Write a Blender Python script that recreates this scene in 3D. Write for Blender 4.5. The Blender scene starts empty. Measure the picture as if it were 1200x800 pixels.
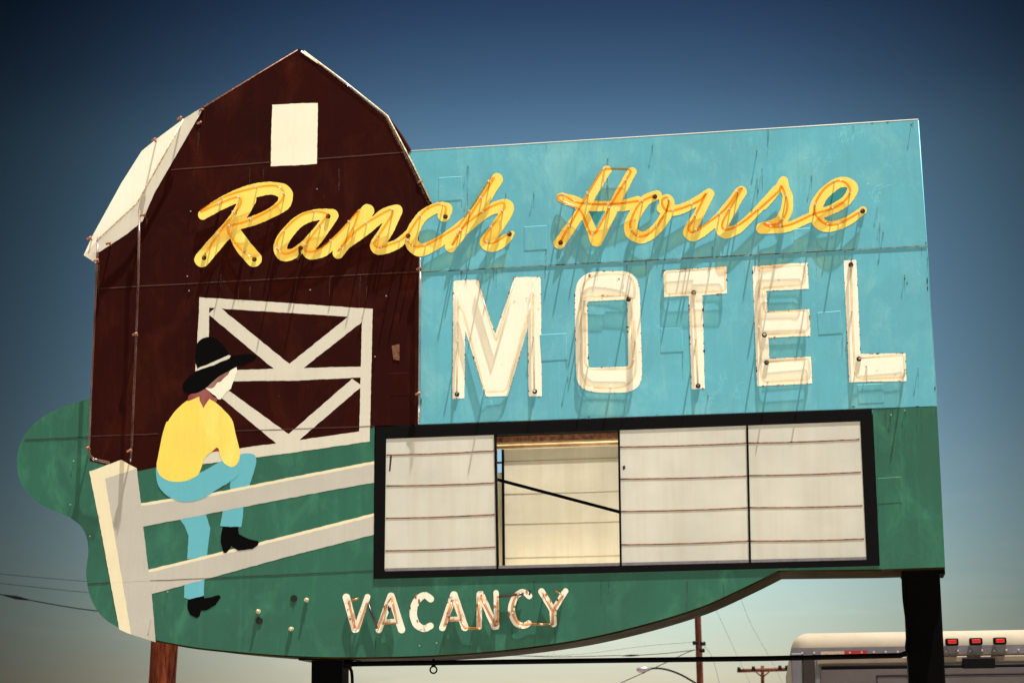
import bpy, bmesh, math, random
import numpy as np
from mathutils import Vector, Matrix
random.seed(7)
scene = bpy.context.scene
COL = scene.collection
R = math.radians

# ------------------------------------------------------------------ camera
F = 2370.0                       # focal length in photograph pixels (1200 x 800)
PITCH, ROLL, YAW, DIST, EYE = math.atan(.21), .009, R(9.3), 12.5, 1.75
fw = Vector((0, math.cos(PITCH), math.sin(PITCH)))
up0 = Vector((0, -math.sin(PITCH), math.cos(PITCH)))
rt0 = Vector((1, 0, 0))
cr = rt0*math.cos(ROLL) - up0*math.sin(ROLL)
cu = rt0*math.sin(ROLL) + up0*math.cos(ROLL)
cam_loc = Vector((0, 0, EYE))
cam_d = bpy.data.cameras.new('camera'); cam = bpy.data.objects.new('camera', cam_d); COL.objects.link(cam)
m = Matrix((cr, cu, -fw)).transposed().to_4x4(); m.translation = cam_loc
cam.matrix_world = m
cam_d.sensor_width = 36; cam_d.lens = F*36/1200; cam_d.clip_end = 5000; cam_d.clip_start = .1
cam_d.dof.use_dof = True; cam_d.dof.focus_distance = 12.5; cam_d.dof.aperture_fstop = 7.1
scene.camera = cam

def ray(px, py):
    return fw + cr*((px-600)/F) + cu*((400-py)/F)

class Plane:
    """a vertical plane standing in the world; gives local (x, z) of a sighted point, d metres in front of it"""
    def __init__(s, origin, yaw):
        s.o = Vector((origin.x, origin.y, 0)); s.yaw = yaw
        s.ex = Vector((math.cos(yaw), -math.sin(yaw), 0)); s.n = Vector((-math.sin(yaw), -math.cos(yaw), 0))
    def __call__(s, p, d=0.0):
        r = ray(*p)
        t = ((s.o + s.n*d) - cam_loc).dot(s.n)/r.dot(s.n)
        q = cam_loc + r*t - s.o
        return (q.dot(s.ex), q.z)
SIGN = Plane(cam_loc + fw*DIST, YAW)
def along(px, py, y):            # world point sighted at depth y
    r = ray(px, py); return cam_loc + r*(y/r.y)

# ------------------------------------------------------------------ naming helpers
def tag(o, label=None, cat=None, group=None, kind=None):
    if label: o['label'] = label
    if cat: o['category'] = cat
    if group: o['group'] = group
    if kind: o['kind'] = kind
    return o
def empty(name, loc, rz=0):
    o = bpy.data.objects.new(name, None); COL.objects.link(o); o.location = loc; o.rotation_euler = (0, 0, rz)
    o.empty_display_size = .3
    return o
def link(name, bm, mats, parent=None, smooth=False, loc=None):
    me = bpy.data.meshes.new(name); bm.normal_update(); bm.to_mesh(me); bm.free()
    for mt in (mats if isinstance(mats, (list, tuple)) else [mats]): me.materials.append(mt)
    if smooth:
        for p in me.polygons: p.use_smooth = True
    o = bpy.data.objects.new(name, me); COL.objects.link(o)
    if parent: o.parent = parent
    if loc is not None: o.location = loc
    return o

# ------------------------------------------------------------------ materials
def new_mat(name):
    mt = bpy.data.materials.new(name); mt.use_nodes = True
    return mt, mt.node_tree.nodes, mt.node_tree.links, mt.node_tree.nodes['Principled BSDF']
def mixcol(N, L, fac, a, b, blend='MIX'):
    n = N.new('ShaderNodeMix'); n.data_type = 'RGBA'; n.blend_type = blend
    for sock, v in ((n.inputs['Factor'], fac), (n.inputs['A'], a), (n.inputs['B'], b)):
        if hasattr(v, 'is_output'): L.new(v, sock)
        else: sock.default_value = v if not isinstance(v, tuple) else (*v[:3], 1)
    return n.outputs['Result']
def noise(N, L, vec, scale, detail=4, rough=.55, dist=0):
    n = N.new('ShaderNodeTexNoise'); n.inputs['Scale'].default_value = scale
    n.inputs['Detail'].default_value = detail; n.inputs['Roughness'].default_value = rough
    n.inputs['Distortion'].default_value = dist
    L.new(vec, n.inputs['Vector']); return n.outputs['Fac']
def ramp(N, L, fac, a, b, va=0., vb=1.):
    n = N.new('ShaderNodeMapRange'); n.inputs['From Min'].default_value = a; n.inputs['From Max'].default_value = b
    n.inputs['To Min'].default_value = va; n.inputs['To Max'].default_value = vb
    L.new(fac, n.inputs['Value']); return n.outputs['Result']
def scaled(N, L, vec, s):
    n = N.new('ShaderNodeMapping'); n.inputs['Scale'].default_value = s; L.new(vec, n.inputs['Vector']); return n.outputs['Vector']
def mul(N, L, a, b):
    n = N.new('ShaderNodeMath'); n.operation = 'MULTIPLY'
    for s, v in ((n.inputs[0], a), (n.inputs[1], b)):
        if hasattr(v, 'is_output'): L.new(v, s)
        else: s.default_value = v
    return n.outputs[0]

def paint(name, col, dark=.8, rough=.45, streak=.25, chip=0., chipcol=(.12, .035, .012), mott=None, bump=.12, spec=.35, warm=None, buckle=1.0, scratch=0.):
    """weathered sign-writer's enamel: mottling, rain streaks, chips down to rust, brush bump"""
    mt, N, L, B = new_mat(name)
    g = N.new('ShaderNodeTexCoord').outputs['Object']
    big = noise(N, L, g, 1.3, 5, .6)
    c = mixcol(N, L, ramp(N, L, big, .35, .68), tuple(x*dark for x in col), col)
    if mott:
        m2 = noise(N, L, scaled(N, L, g, (2.2, 1, 1.1)), 2.1, 6, .68, .6)
        c = mixcol(N, L, ramp(N, L, m2, .50, .74), c, mott)
    st = noise(N, L, scaled(N, L, g, (26, 1, .9)), 1.0, 5, .6)
    c = mixcol(N, L, ramp(N, L, st, .52, .78, 0, streak), c, tuple(x*.55 for x in col))
    st2 = noise(N, L, scaled(N, L, g, (17, 1, .7)), 1.3, 4, .6, .3)
    c = mixcol(N, L, ramp(N, L, st2, .58, .8, 0, streak*.9), c, warm or tuple(min(.9, x*1.35+.02) for x in col))
    br_ = noise(N, L, scaled(N, L, g, (42, 1, 4)), 1.0, 4, .6, .8)
    c = mixcol(N, L, ramp(N, L, br_, .30, .70, 0, .20), c, tuple(x*.74 for x in col))
    fine = noise(N, L, g, 70, 4, .7)
    c = mixcol(N, L, ramp(N, L, fine, .3, .75, 0, .22), c, tuple(x*.7 for x in col))
    if chip:
        ch = noise(N, L, g, 13, 8, .72)
        region = noise(N, L, g, 2.7, 3, .5)
        f = mul(N, L, ramp(N, L, ch, .70-chip*.14, .73-chip*.14), ramp(N, L, region, .45, .6))
        c = mixcol(N, L, f, c, chipcol)
    if scratch:
        sn = noise(N, L, scaled(N, L, g, (7, 1, 4.5)), 1.0, 7, .62, 1.2)
        ab_ = N.new('ShaderNodeMath'); ab_.operation = 'ABSOLUTE'
        sb = N.new('ShaderNodeMath'); sb.operation = 'SUBTRACT'; L.new(sn, sb.inputs[0]); sb.inputs[1].default_value = .5; L.new(sb.outputs[0], ab_.inputs[0])
        reg = noise(N, L, g, 3.6, 4, .6)
        c = mixcol(N, L, mul(N, L, ramp(N, L, ab_.outputs[0], .002, .009, scratch, 0), ramp(N, L, reg, .52, .66)), c, tuple(min(.85, x*1.5+.2*max(col)) for x in col))
        sp_ = noise(N, L, g, 46, 3, .5)
        c = mixcol(N, L, mul(N, L, ramp(N, L, sp_, .70, .73), ramp(N, L, reg, .42, .6, 0, .7)), c, chipcol)
        wash = noise(N, L, scaled(N, L, g, (1.1, 1, .5)), 1.7, 6, .7, .8)
        c = mixcol(N, L, ramp(N, L, wash, .40, .60, 0, .42), c, tuple(x*.70 for x in col))
        chalk = noise(N, L, scaled(N, L, g, (3.2, 1, 2.0)), 2.6, 8, .78, .4)
        c = mixcol(N, L, ramp(N, L, chalk, .55, .75, 0, .22), c, tuple(min(.85, x*1.25+.05*max(col)) for x in col))
    L.new(c, B.inputs['Base Color'])
    B.inputs['Roughness'].default_value = rough; B.inputs['Specular IOR Level'].default_value = spec
    rr = ramp(N, L, big, .3, .7, rough+.12, rough-.08); L.new(rr, B.inputs['Roughness'])
    bp = N.new('ShaderNodeBump'); bp.inputs['Strength'].default_value = bump; bp.inputs['Distance'].default_value = .002
    fb = noise(N, L, scaled(N, L, g, (60, 1, 25)), 1.0, 4, .6)
    L.new(fb, bp.inputs['Height'])
    b2 = N.new('ShaderNodeBump'); b2.inputs['Strength'].default_value = min(1, .22*buckle); b2.inputs['Distance'].default_value = .012
    L.new(noise(N, L, scaled(N, L, g, (1.7, 1, 2.3)), 1.0, 2, .45), b2.inputs['Height']); L.new(bp.outputs['Normal'], b2.inputs['Normal'])
    L.new(b2.outputs['Normal'], B.inputs['Normal'])
    return mt
def plain(name, col, rough=.5, metal=0., spec=.4, var=.25, scale=9, coat=0., second=None):
    mt, N, L, B = new_mat(name)
    g = N.new('ShaderNodeTexCoord').outputs['Object']
    n = noise(N, L, g, scale, 6, .65)
    c = mixcol(N, L, ramp(N, L, n, .35, .7), tuple(x*(1-var) for x in col), second or col)
    L.new(c, B.inputs['Base Color'])
    L.new(ramp(N, L, n, .3, .7, min(1, rough+.1), max(.03, rough-.08)), B.inputs['Roughness'])
    B.inputs['Metallic'].default_value = metal; B.inputs['Specular IOR Level'].default_value = spec
    B.inputs['Coat Weight'].default_value = coat
    return mt

M = {}
M['blue'] = paint('turquoise enamel', (.120, .435, .535), .82, .42, .26, .12, mott=(.21, .51, .53), chipcol=(.5, .6, .55), bump=.22, spec=.35, scratch=.5, buckle=1.7)
M['bluedark'] = paint('old teal enamel', (.03, .25, .26), .85, .45, .1, 0)
M['green'] = paint('green enamel', (.023, .132, .082), .6, .42, .5, .08, mott=(.046, .21, .125), chipcol=(.12, .2, .12), bump=.2, scratch=.35, buckle=1.5)
M['barn'] = paint('dark barn red enamel', (.030, .0042, .0026), .5, .5, .3, .06, mott=(.054, .0100, .0048), chipcol=(.12, .03, .01), bump=.2, spec=.04, warm=(.06, .012, .006), scratch=.3, buckle=1.6)
M['cream'] = paint('cream enamel', (.86, .81, .63), .9, .5, .14, .05, chipcol=(.45, .3, .16))
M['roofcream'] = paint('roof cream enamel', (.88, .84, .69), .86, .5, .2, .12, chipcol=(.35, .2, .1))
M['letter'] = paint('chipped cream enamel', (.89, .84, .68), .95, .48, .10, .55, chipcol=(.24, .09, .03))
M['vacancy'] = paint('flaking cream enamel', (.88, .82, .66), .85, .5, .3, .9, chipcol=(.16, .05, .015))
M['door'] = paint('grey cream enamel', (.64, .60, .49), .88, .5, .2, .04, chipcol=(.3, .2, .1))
M['yellow'] = paint('yellow enamel', (.90, .69, .13), .95, .45, .12, .05, mott=(.90, .72, .22), chipcol=(.45, .2, .02))
M['shirt'] = paint('yellow shirt enamel', (.83, .64, .10), .9, .5, .14, 0, mott=(.85, .70, .18))
M['jeans'] = paint('light blue enamel', (.115, .42, .50), .9, .5, .14, 0)
M['tan'] = paint('tan enamel', (.50, .475, .41), .84, .5, .16, .04, chipcol=(.6, .55, .4))
M['fencelit'] = paint('fence cream enamel', (.76, .68, .46), .92, .5, .12, 0)
M['black'] = paint('black enamel', (.0015, .0015, .0017), .8, .6, 0, 0, spec=.04)
M['face'] = paint('pale face enamel', (.82, .78, .62), .95, .5, .05, 0)
M['hair'] = paint('brown brushed enamel', (.27, .12, .09), .6, .5, .4, 0, mott=(.40, .26, .2))
M['scarf'] = paint('red enamel', (.27, .045, .05), .7, .5, .3, 0, mott=(.32, .14, .11))
M['redpatch'] = paint('bright red enamel', (.32, .02, .02), .8, .5, .1, 0)
M['frame'] = plain('black painted steel', (.0032, .0028, .003), .55, 0, .07, .4, 12)
M['steel'] = plain('black post steel', (.0015, .0012, .0012), .6, 0, .03, .4, 8)
M['under'] = plain('olive underside sheet', (.012, .008, .0012), .7, 0, .02, .5, 3, second=(.024, .015, .002))
M['grey'] = plain('dull aluminium', (.30, .28, .30), .4, .6, .5, .4, 14)
M['rust'] = plain('rusty track steel', (.13, .042, .016), .6, .1, .3, .6, 30, second=(.30, .13, .06))
M['tube'] = plain('amber neon glass', (.50, .10, .002), .12, 0, .6, .35, 7, coat=.5, second=(.66, .17, .004))
M['tubedark'] = plain('burnt orange neon glass', (.26, .035, .002), .14, 0, .6, .4, 7, coat=.5, second=(.40, .07, .003))
M['tubewhite'] = plain('cream coated neon glass', (.36, .20, .09), .12, 0, .6, .5, 9, coat=.6, second=(.76, .62, .44))
M['tuberust'] = plain('rust stained neon glass', (.34, .075, .008), .2, 0, .6, .6, 14, coat=.4, second=(.66, .27, .05))
M['tubepink'] = plain('dusty clear neon glass', (.20, .10, .085), .15, 0, .7, .5, 6, coat=.7, second=(.34, .21, .18))
M['tubeblack'] = plain('blacked out neon glass', (.012, .008, .007), .3, 0, .5, .5, 20, second=(.05, .02, .012))
def see_through(mt, fac, tint):
    N, L = mt.node_tree.nodes, mt.node_tree.links
    t = N.new('ShaderNodeBsdfTransparent'); t.inputs[0].default_value = (*tint, 1)
    mx = N.new('ShaderNodeMixShader')
    lw = N.new('ShaderNodeLayerWeight'); lw.inputs['Blend'].default_value = .5      # longer path through the coated wall near the rim
    L.new(ramp(N, L, lw.outputs['Facing'], .15, .85, min(.95, fac+.22), fac*.5), mx.inputs[0])
    L.new(N['Principled BSDF'].outputs[0], mx.inputs[1]); L.new(t.outputs[0], mx.inputs[2]); L.new(mx.outputs[0], N['Material Output'].inputs['Surface'])
see_through(M['tube'], .80, (1, .80, .44)); see_through(M['tubedark'], .80, (1, .74, .38)); see_through(M['tubewhite'], .82, (.98, .93, .84)); see_through(M['tubepink'], .62, (.95, .88, .85)); see_through(M['tuberust'], .45, (1, .85, .7))
M['support'] = plain('milky glass support', (.75, .66, .50), .25, 0, .5, .5, 60, second=(.85, .80, .7))
M['bracket'] = plain('rusty copper bracket', (.24, .085, .035), .6, .1, .3, .6, 60, second=(.46, .22, .11))
M['boot'] = plain('black rubber boot', (.006, .006, .006), .6, 0, .3, .3, 40)
M['nail'] = plain('zinc nail', (.55, .55, .5), .35, .6, .5, .3, 60)
M['socket'] = plain('rusted porcelain socket', (.62, .40, .16), .4, 0, .5, .6, 60, second=(.8, .7, .5))
M['lampcap'] = plain('orange brown lamp tube', (.42, .24, .09), .5, second=(.62, .42, .2))  # orange shade band at the bay's top put into the tube colour
M['reartrack'] = plain('yellowed rear track', (.42, .34, .24), .6)
M['chipdark'] = plain('bare dark metal', (.02, .011, .008), .6)
M['chiprust'] = plain('rust bloom', (.28, .10, .035), .7, second=(.45, .22, .09))
M['wood'] = None

def pane_mat(name, col, trans, rough=.35):
    mt, N, L, B = new_mat(name)
    g = N.new('ShaderNodeTexCoord').outputs['Object']
    n = noise(N, L, g, 1.6, 5, .6); st = noise(N, L, scaled(N, L, g, (14, 1, .8)), 1, 5, .6)
    c = mixcol(N, L, ramp(N, L, n, .35, .7), tuple(x*.80 for x in col), col)
    c = mixcol(N, L, ramp(N, L, st, .46, .78, 0, .42), c, tuple(x*y for x, y in zip(col, (.72, .66, .55))))
    L.new(c, B.inputs['Base Color']); B.inputs['Roughness'].default_value = rough
    B.inputs['Specular IOR Level'].default_value = .35
    T = N.new('ShaderNodeBsdfTranslucent'); L.new(c, T.inputs['Color'])
    mx = N.new('ShaderNodeMixShader'); mx.inputs[0].default_value = trans
    L.new(B.outputs[0], mx.inputs[1]); L.new(T.outputs[0], mx.inputs[2])
    L.new(mx.outputs[0], N['Material Output'].inputs['Surface'])
    return mt
M['pane'] = pane_mat('milky acrylic pane', (.765, .755, .66), .25)
M['backpane'] = pane_mat('pale yellow acrylic pane', (.95, .90, .74), .32)
M['lining'] = plain('cream cabinet lining', (.80, .68, .46), .6, 0, .3, .2, 4, second=(.85, .76, .56))

def wood_mat(name, a, b, c):
    mt, N, L, B = new_mat(name)
    g = N.new('ShaderNodeTexCoord').outputs['Object']
    n = noise(N, L, scaled(N, L, g, (12, 12, .9)), 1, 8, .75, .5)
    col = mixcol(N, L, ramp(N, L, n, .40, .60), a, b)
    k = noise(N, L, scaled(N, L, g, (17, 17, 1.2)), 1, 5, .65)
    col = mixcol(N, L, ramp(N, L, k, .60, .68), col, c)
    L.new(col, B.inputs['Base Color']); B.inputs['Roughness'].default_value = .85; B.inputs['Specular IOR Level'].default_value = .04
    bp = N.new('ShaderNodeBump'); bp.inputs['Strength'].default_value = .9; bp.inputs['Distance'].default_value = .02
    L.new(n, bp.inputs['Height']); L.new(bp.outputs['Normal'], B.inputs['Normal'])
    return mt
M['wood'] = wood_mat('creosoted pole wood', (.030, .0055, .0025), (.19, .042, .016), (.003, .0015, .001))
M['fardwood'] = wood_mat('weathered pole wood', (.05, .014, .008), (.10, .032, .02), (.02, .007, .005))

# ------------------------------------------------------------------ shape helpers
def smooth_path(pts, n=8, closed=False):
    P = [np.array(p, float) for p in pts]; out = []
    if closed:
        idx = range(len(P)); get = lambda i: P[i % len(P)]
    else:
        idx = range(len(P)-1); get = lambda i: P[max(0, min(len(P)-1, i))]
    for i in idx:
        p0, p1, p2, p3 = get(i-1), get(i), get(i+1), get(i+2)
        # centripetal-like damping: shorten tangents on uneven spans
        l = np.linalg.norm(p2-p1)+1e-9
        t1 = (p2-p0); t2 = (p3-p1)
        t1 = t1/(np.linalg.norm(t1)+1e-9)*min(l, np.linalg.norm(t1)*.5); t2 = t2/(np.linalg.norm(t2)+1e-9)*min(l, np.linalg.norm(t2)*.5)
        for k in range(n):
            t = k/n
            out.append((2*t**3-3*t**2+1)*p1+(t**3-2*t**2+t)*t1+(-2*t**3+3*t**2)*p2+(t**3-t**2)*t2)
    if not closed: out.append(P[-1])
    return [tuple(o) for o in out]
def zoomed(pts, ox, oy, s):      # coordinates measured on an enlargement -> photograph
    return [(ox+p[0]/s, oy+p[1]/s)+tuple(q/s for q in p[2:]) for p in pts]

def body(px, d, back, bm=None, plane=SIGN, mi_side=0):
    """solid board: traced outline, front at d, back at y=back"""
    bm = bm or bmesh.new()
    pts = [plane(p, d) for p in px]
    f = [bm.verts.new((x, -d, z)) for x, z in pts]; b = [bm.verts.new((x, back, z)) for x, z in pts]
    area = sum(pts[i][0]*pts[(i+1) % len(pts)][1]-pts[(i+1) % len(pts)][0]*pts[i][1] for i in range(len(pts)))
    n = len(pts)
    fr = bm.faces.new(f if area > 0 else f[::-1]); bm.faces.new(b[::-1] if area > 0 else b)
    for i in range(n):
        j = (i+1) % n
        q = (f[j], f[i], b[i], b[j]) if area > 0 else (f[i], f[j], b[j], b[i])
        fc = bm.faces.new(q); fc.material_index = mi_side
    return bm
def hand(px, amp=.26):
    """the unsteady edge of a brush: long straight edges get a slight waver"""
    out = []
    for a, b in zip(px, list(px[1:])+[px[0]]):
        n = max(1, int(math.hypot(b[0]-a[0], b[1]-a[1])/4))
        for k in range(n):
            x = a[0]+(b[0]-a[0])*k/n; y = a[1]+(b[1]-a[1])*k/n
            if n > 1:
                q = math.sin(x*.43+y*.29)*math.sin(y*.37-x*.21)+.6*math.sin(x*1.13+y*.91)*math.sin(y*.97-x*.61)
                r = math.sin(x*.31-y*.41+1)*math.sin(y*.33+x*.23)+.6*math.sin(x*.87-y*1.21)*math.sin(y*.71+x*.93)
                x += amp*q; y += amp*r
            out.append((x, y))
    return out
def sheet(px, d, bm=None, plane=SIGN, mi=0):
    """flat coat of paint on the board"""
    bm = bm or bmesh.new()
    px = hand(px)
    if d > .0006: d = .0006 + (d-.0006)*.4       # coats of paint are thin
    pts = [plane(p, d) for p in px]
    area = sum(pts[i][0]*pts[(i+1) % len(pts)][1]-pts[(i+1) % len(pts)][0]*pts[i][1] for i in range(len(pts)))
    v = [bm.verts.new((x, -d, z)) for x, z in pts]
    fc = bm.faces.new(v if area > 0 else v[::-1]); fc.material_index = mi
    return bm
def sdf_paint(strokes, d, px_step=.75, rag=.35, bm=None):
    """union of brush strokes [(x,y,width)...] in photograph pixels -> one clean flat coat, edges slightly hand-painted"""
    bm = bm or bmesh.new()
    segs = []
    for s in strokes:
        p = smooth_path(s, 6)
        for a, b in zip(p[:-1], p[1:]): segs.append((a, b))
    xs = [q[0] for s in segs for q in s]; ys = [q[1] for s in segs for q in s]; w = max(q[2] for s in segs for q in s)
    x0, x1, y0, y1 = min(xs)-w, max(xs)+w, min(ys)-w, max(ys)+w
    nx, ny = int((x1-x0)/px_step)+2, int((y1-y0)/px_step)+2
    X, Y = np.meshgrid(x0+np.arange(nx)*px_step, y0+np.arange(ny)*px_step, indexing='ij')
    D = np.full(X.shape, 1e9)
    for a, b in segs:
        dx, dy = b[0]-a[0], b[1]-a[1]; L2 = dx*dx+dy*dy+1e-9
        t = np.clip(((X-a[0])*dx+(Y-a[1])*dy)/L2, 0, 1)
        D = np.minimum(D, np.hypot(X-a[0]-t*dx, Y-a[1]-t*dy)-(a[2]+(b[2]-a[2])*t)/2)
    D = D + rag*(np.sin(X*.31+Y*.17)*np.cos(Y*.27-X*.11)+.5*np.sin(X*.83-Y*.71))*.6
    vid = {}
    def gv(i, j):
        k = (i, j)
        if k not in vid: x, z = SIGN((X[i, j], Y[i, j]), d); vid[k] = bm.verts.new((x, -d, z))
        return vid[k]
    def ev(i, j, i2, j2):
        k = tuple(sorted(((i, j), (i2, j2))))
        if k not in vid:
            a, b = D[i, j], D[i2, j2]; t = a/(a-b)
            x, z = SIGN((X[i, j]+t*(X[i2, j2]-X[i, j]), Y[i, j]+t*(Y[i2, j2]-Y[i, j])), d); vid[k] = bm.verts.new((x, -d, z))
        return vid[k]
    I = D < 0
    any_in = I[:-1, :-1] | I[1:, :-1] | I[:-1, 1:] | I[1:, 1:]
    for i, j in zip(*np.nonzero(any_in)):
        c = [(i, j), (i, j+1), (i+1, j+1), (i+1, j)]     # y is down: this order is counter-clockwise seen from the front
        poly = []
        for k in range(4):
            a, b = c[k], c[(k+1) % 4]
            if I[a]: poly.append(gv(*a))
            if I[a] != I[b]: poly.append(ev(*a, *b))
        u = []
        for v in poly:
            if v not in u: u.append(v)
        if len(u) > 2:
            try: bm.faces.new(u)
            except ValueError: pass
    return bm

def tube(pts, r, bm=None, sides=8, caps=True):
    bm = bm or bmesh.new()
    P = [Vector(p) for p in pts]; Q = [P[0]]
    for p in P[1:]:
        if (p-Q[-1]).length > 1e-5: Q.append(p)
    P = Q; n = len(P); T = []
    for i in range(n):
        T.append((P[min(i+1, n-1)]-P[max(i-1, 0)]).normalized())
    ref = Vector((0, 1, 0)) if abs(T[0].y) < .9 else Vector((1, 0, 0))
    N0 = T[0].cross(ref).normalized(); rings = []
    for i in range(n):
        N0 = (N0 - T[i]*N0.dot(T[i]))
        if N0.length < 1e-6: N0 = T[i].orthogonal()
        N0.normalize(); Bn = T[i].cross(N0)
        rr = r[i] if isinstance(r, (list, tuple)) else r
        rings.append([bm.verts.new(P[i]+(N0*math.cos(a)+Bn*math.sin(a))*rr) for a in [2*math.pi*k/sides for k in range(sides)]])
    for a, b in zip(rings[:-1], rings[1:]):
        for k in range(sides):
            f = bm.faces.new((a[k], a[(k+1) % sides], b[(k+1) % sides], b[k])); f.smooth = True
    if caps: bm.faces.new(rings[0][::-1]); bm.faces.new(rings[-1])
    return bm
def box(x0, x1, y0, y1, z0, z1, bm=None, mi=0):
    bm = bm or bmesh.new()
    v = [bm.verts.new((x, y, z)) for x in (x0, x1) for y in (y0, y1) for z in (z0, z1)]
    for q in ((0, 1, 3, 2), (4, 6, 7, 5), (0, 4, 5, 1), (2, 3, 7, 6), (0, 2, 6, 4), (1, 5, 7, 3)):
        f = bm.faces.new([v[i] for i in q]); f.material_index = mi
    return bm
def bevelled(bm, w, seg=2):
    bmesh.ops.bevel(bm, geom=bm.edges[:], offset=w, segments=seg, affect='EDGES', profile=.5); return bm
def sp(p, d, plane=SIGN):        # 3-D local point on the sign, d in front
    x, z = plane(p, d); return Vector((x, -d, z))

# ================================================================== THE SIGN
sign = empty('motel_sign', SIGN.o, -YAW)
tag(sign, 'large roadside motel sign with dark red barn, painted cowboy and yellow script lettering', 'sign')

# ---- panels
BARN = [(351, 57.5), (402, 97), (453, 137.5), (480, 187), (507, 240), (490, 251), (491, 302), (490, 497), (440, 499), (434, 502), (433, 512), (340, 528),
        (238, 542), (184, 547), (160, 552), (130, 546), (105, 540), (108.5, 420), (113, 296), (149, 273), (172, 242), (205, 182), (233.5, 130)]
barn = link('barn_panel', body(BARN, .0006, .575, mi_side=1), [M['barn'], M['barn']], sign)
ROOF = [(235.5, 127), (215, 139.5), (182, 164), (166, 177), (142, 215), (109, 275), (98, 299), (117.6, 294.5), (149, 274), (167, 259), (174, 242), (181, 226), (236, 131)]
link('roof_panel', body(ROOF, .0012, .55), M['roofcream'], barn)
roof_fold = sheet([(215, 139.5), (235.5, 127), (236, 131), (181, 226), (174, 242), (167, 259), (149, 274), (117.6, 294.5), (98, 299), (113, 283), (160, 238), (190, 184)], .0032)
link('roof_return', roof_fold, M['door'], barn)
link('loft_window', sheet([(319, 123), (346, 121.5), (372.5, 121), (371.5, 192), (345, 194), (317, 195)], .0010), M['cream'], barn)

BLUE = [(470, 199), (481, 177), (780, 158.5), (1076, 140), (1087, 300), (1098, 475.5), (800, 486), (490, 497), (470, 497)]
blue = link('sky_panel', body(BLUE, .0, .045), [M['blue'], M['blue']], sign)

bottom = [(912, 668), (880, 684), (820, 711), (740, 735), (660, 752), (560, 764), (460, 769), (370, 769), (300, 765), (230, 758), (180, 749)]
lobe = [(180, 749), (148, 739), (122, 724), (107, 702), (101, 673), (103.5, 642), (97, 619), (78, 604), (48, 591), (27, 570), (20, 545), (24, 519), (40, 496), (67, 479), (106, 466.5)]
FIELD = ([(1022.6, 479), (1060, 477.4), (1098, 476.2), (1103, 570), (1107.5, 664), (1033, 666.5)] + smooth_path(bottom, 5)[:-1] + smooth_path(lobe, 6)
         + [(130, 467), (130, 530), (430, 490), (439, 500), (437.8, 678), (1031, 662.5)])
field = link('field_panel', body(FIELD, .0003, .590, mi_side=1), [M['green'], M['under']], sign)
# rolled lip under the field: the folded edge of the sheet, olive
lipp = smooth_path([(1033, 667), (980, 667.6)]+bottom, 5)
link('bottom_lip', tube([sp(p, -.02) for p in lipp], .011, sides=6), M['under'], field)

# sheet laps: each upper sheet's hem, a few mm proud, catching the raking sun
def lap(p0, p1, parent, mat, w=1.5, d=.0016, wob=.4):
    n = 14; top = []; bot = []
    for i in range(n+1):
        t = i/n; x = p0[0]+(p1[0]-p0[0])*t; y = p0[1]+(p1[1]-p0[1])*t + random.uniform(-wob, wob)*.5
        top.append((x, y-w/2)); bot.append((x, y+w/2+random.uniform(0, wob)))
    bm = bmesh.new()
    for i in range(n):
        q = [top[i], top[i+1], bot[i+1], bot[i]]
        v = [sp(q[0], .0007), sp(q[1], .0007), sp(q[2], d+.0007), sp(q[3], d+.0007)]
        vv = [bm.verts.new(x) for x in v]; bm.faces.new(vv[::-1])
        w2 = [bm.verts.new(sp(b, 0.0)) for b in (bot[i+1], bot[i])]
        bm.faces.new((vv[2], vv[3], w2[1], w2[0]))
    return link('sheet_seam', bm, mat, parent)
M['seamdark'] = plain('grimy seam', (.02, .03, .025), .7, 0, .2, .5, 40)
M['seambarn'] = plain('barn seam', (.05, .014, .008), .6, 0, .2, .6, 30)
M['seamblue'] = plain('blue seam', (.03, .085, .09), .6, 0, .2, .6, 30, second=(.12, .14, .12))
lap((492, 319), (1087, 288), blue, M['seamblue'], 1.1, .0022)
lap((200, 199), (318, 190), barn, M['seambarn'], 1.2, .001); lap((372, 186), (482, 178), barn, M['seambarn'], 1.2, .001)
lap((111, 338), (491, 318), barn, M['seambarn'], 1.2, .001)
lap((107, 511), (186, 508), barn, M['seambarn'], 1., .0008); lap((276, 504.5), (438, 499), barn, M['seambarn'], 1., .0008)
lap((29, 515), (106, 511.5), field, M['seamdark'], 1.1, .001)
lap((103, 683), (437, 668), field, M['seamdark'], .8, .001)
# flange along the top of the sky panel, its sunlit gleam put into pale cream
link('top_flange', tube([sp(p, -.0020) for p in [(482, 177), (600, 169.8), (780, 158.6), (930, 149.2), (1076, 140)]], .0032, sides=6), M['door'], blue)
link('end_flange', tube([sp(p, -.002) for p in [(1076, 141), (1087, 300), (1098, 475)]], .0030, sides=6), M['blue'], blue)

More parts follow.
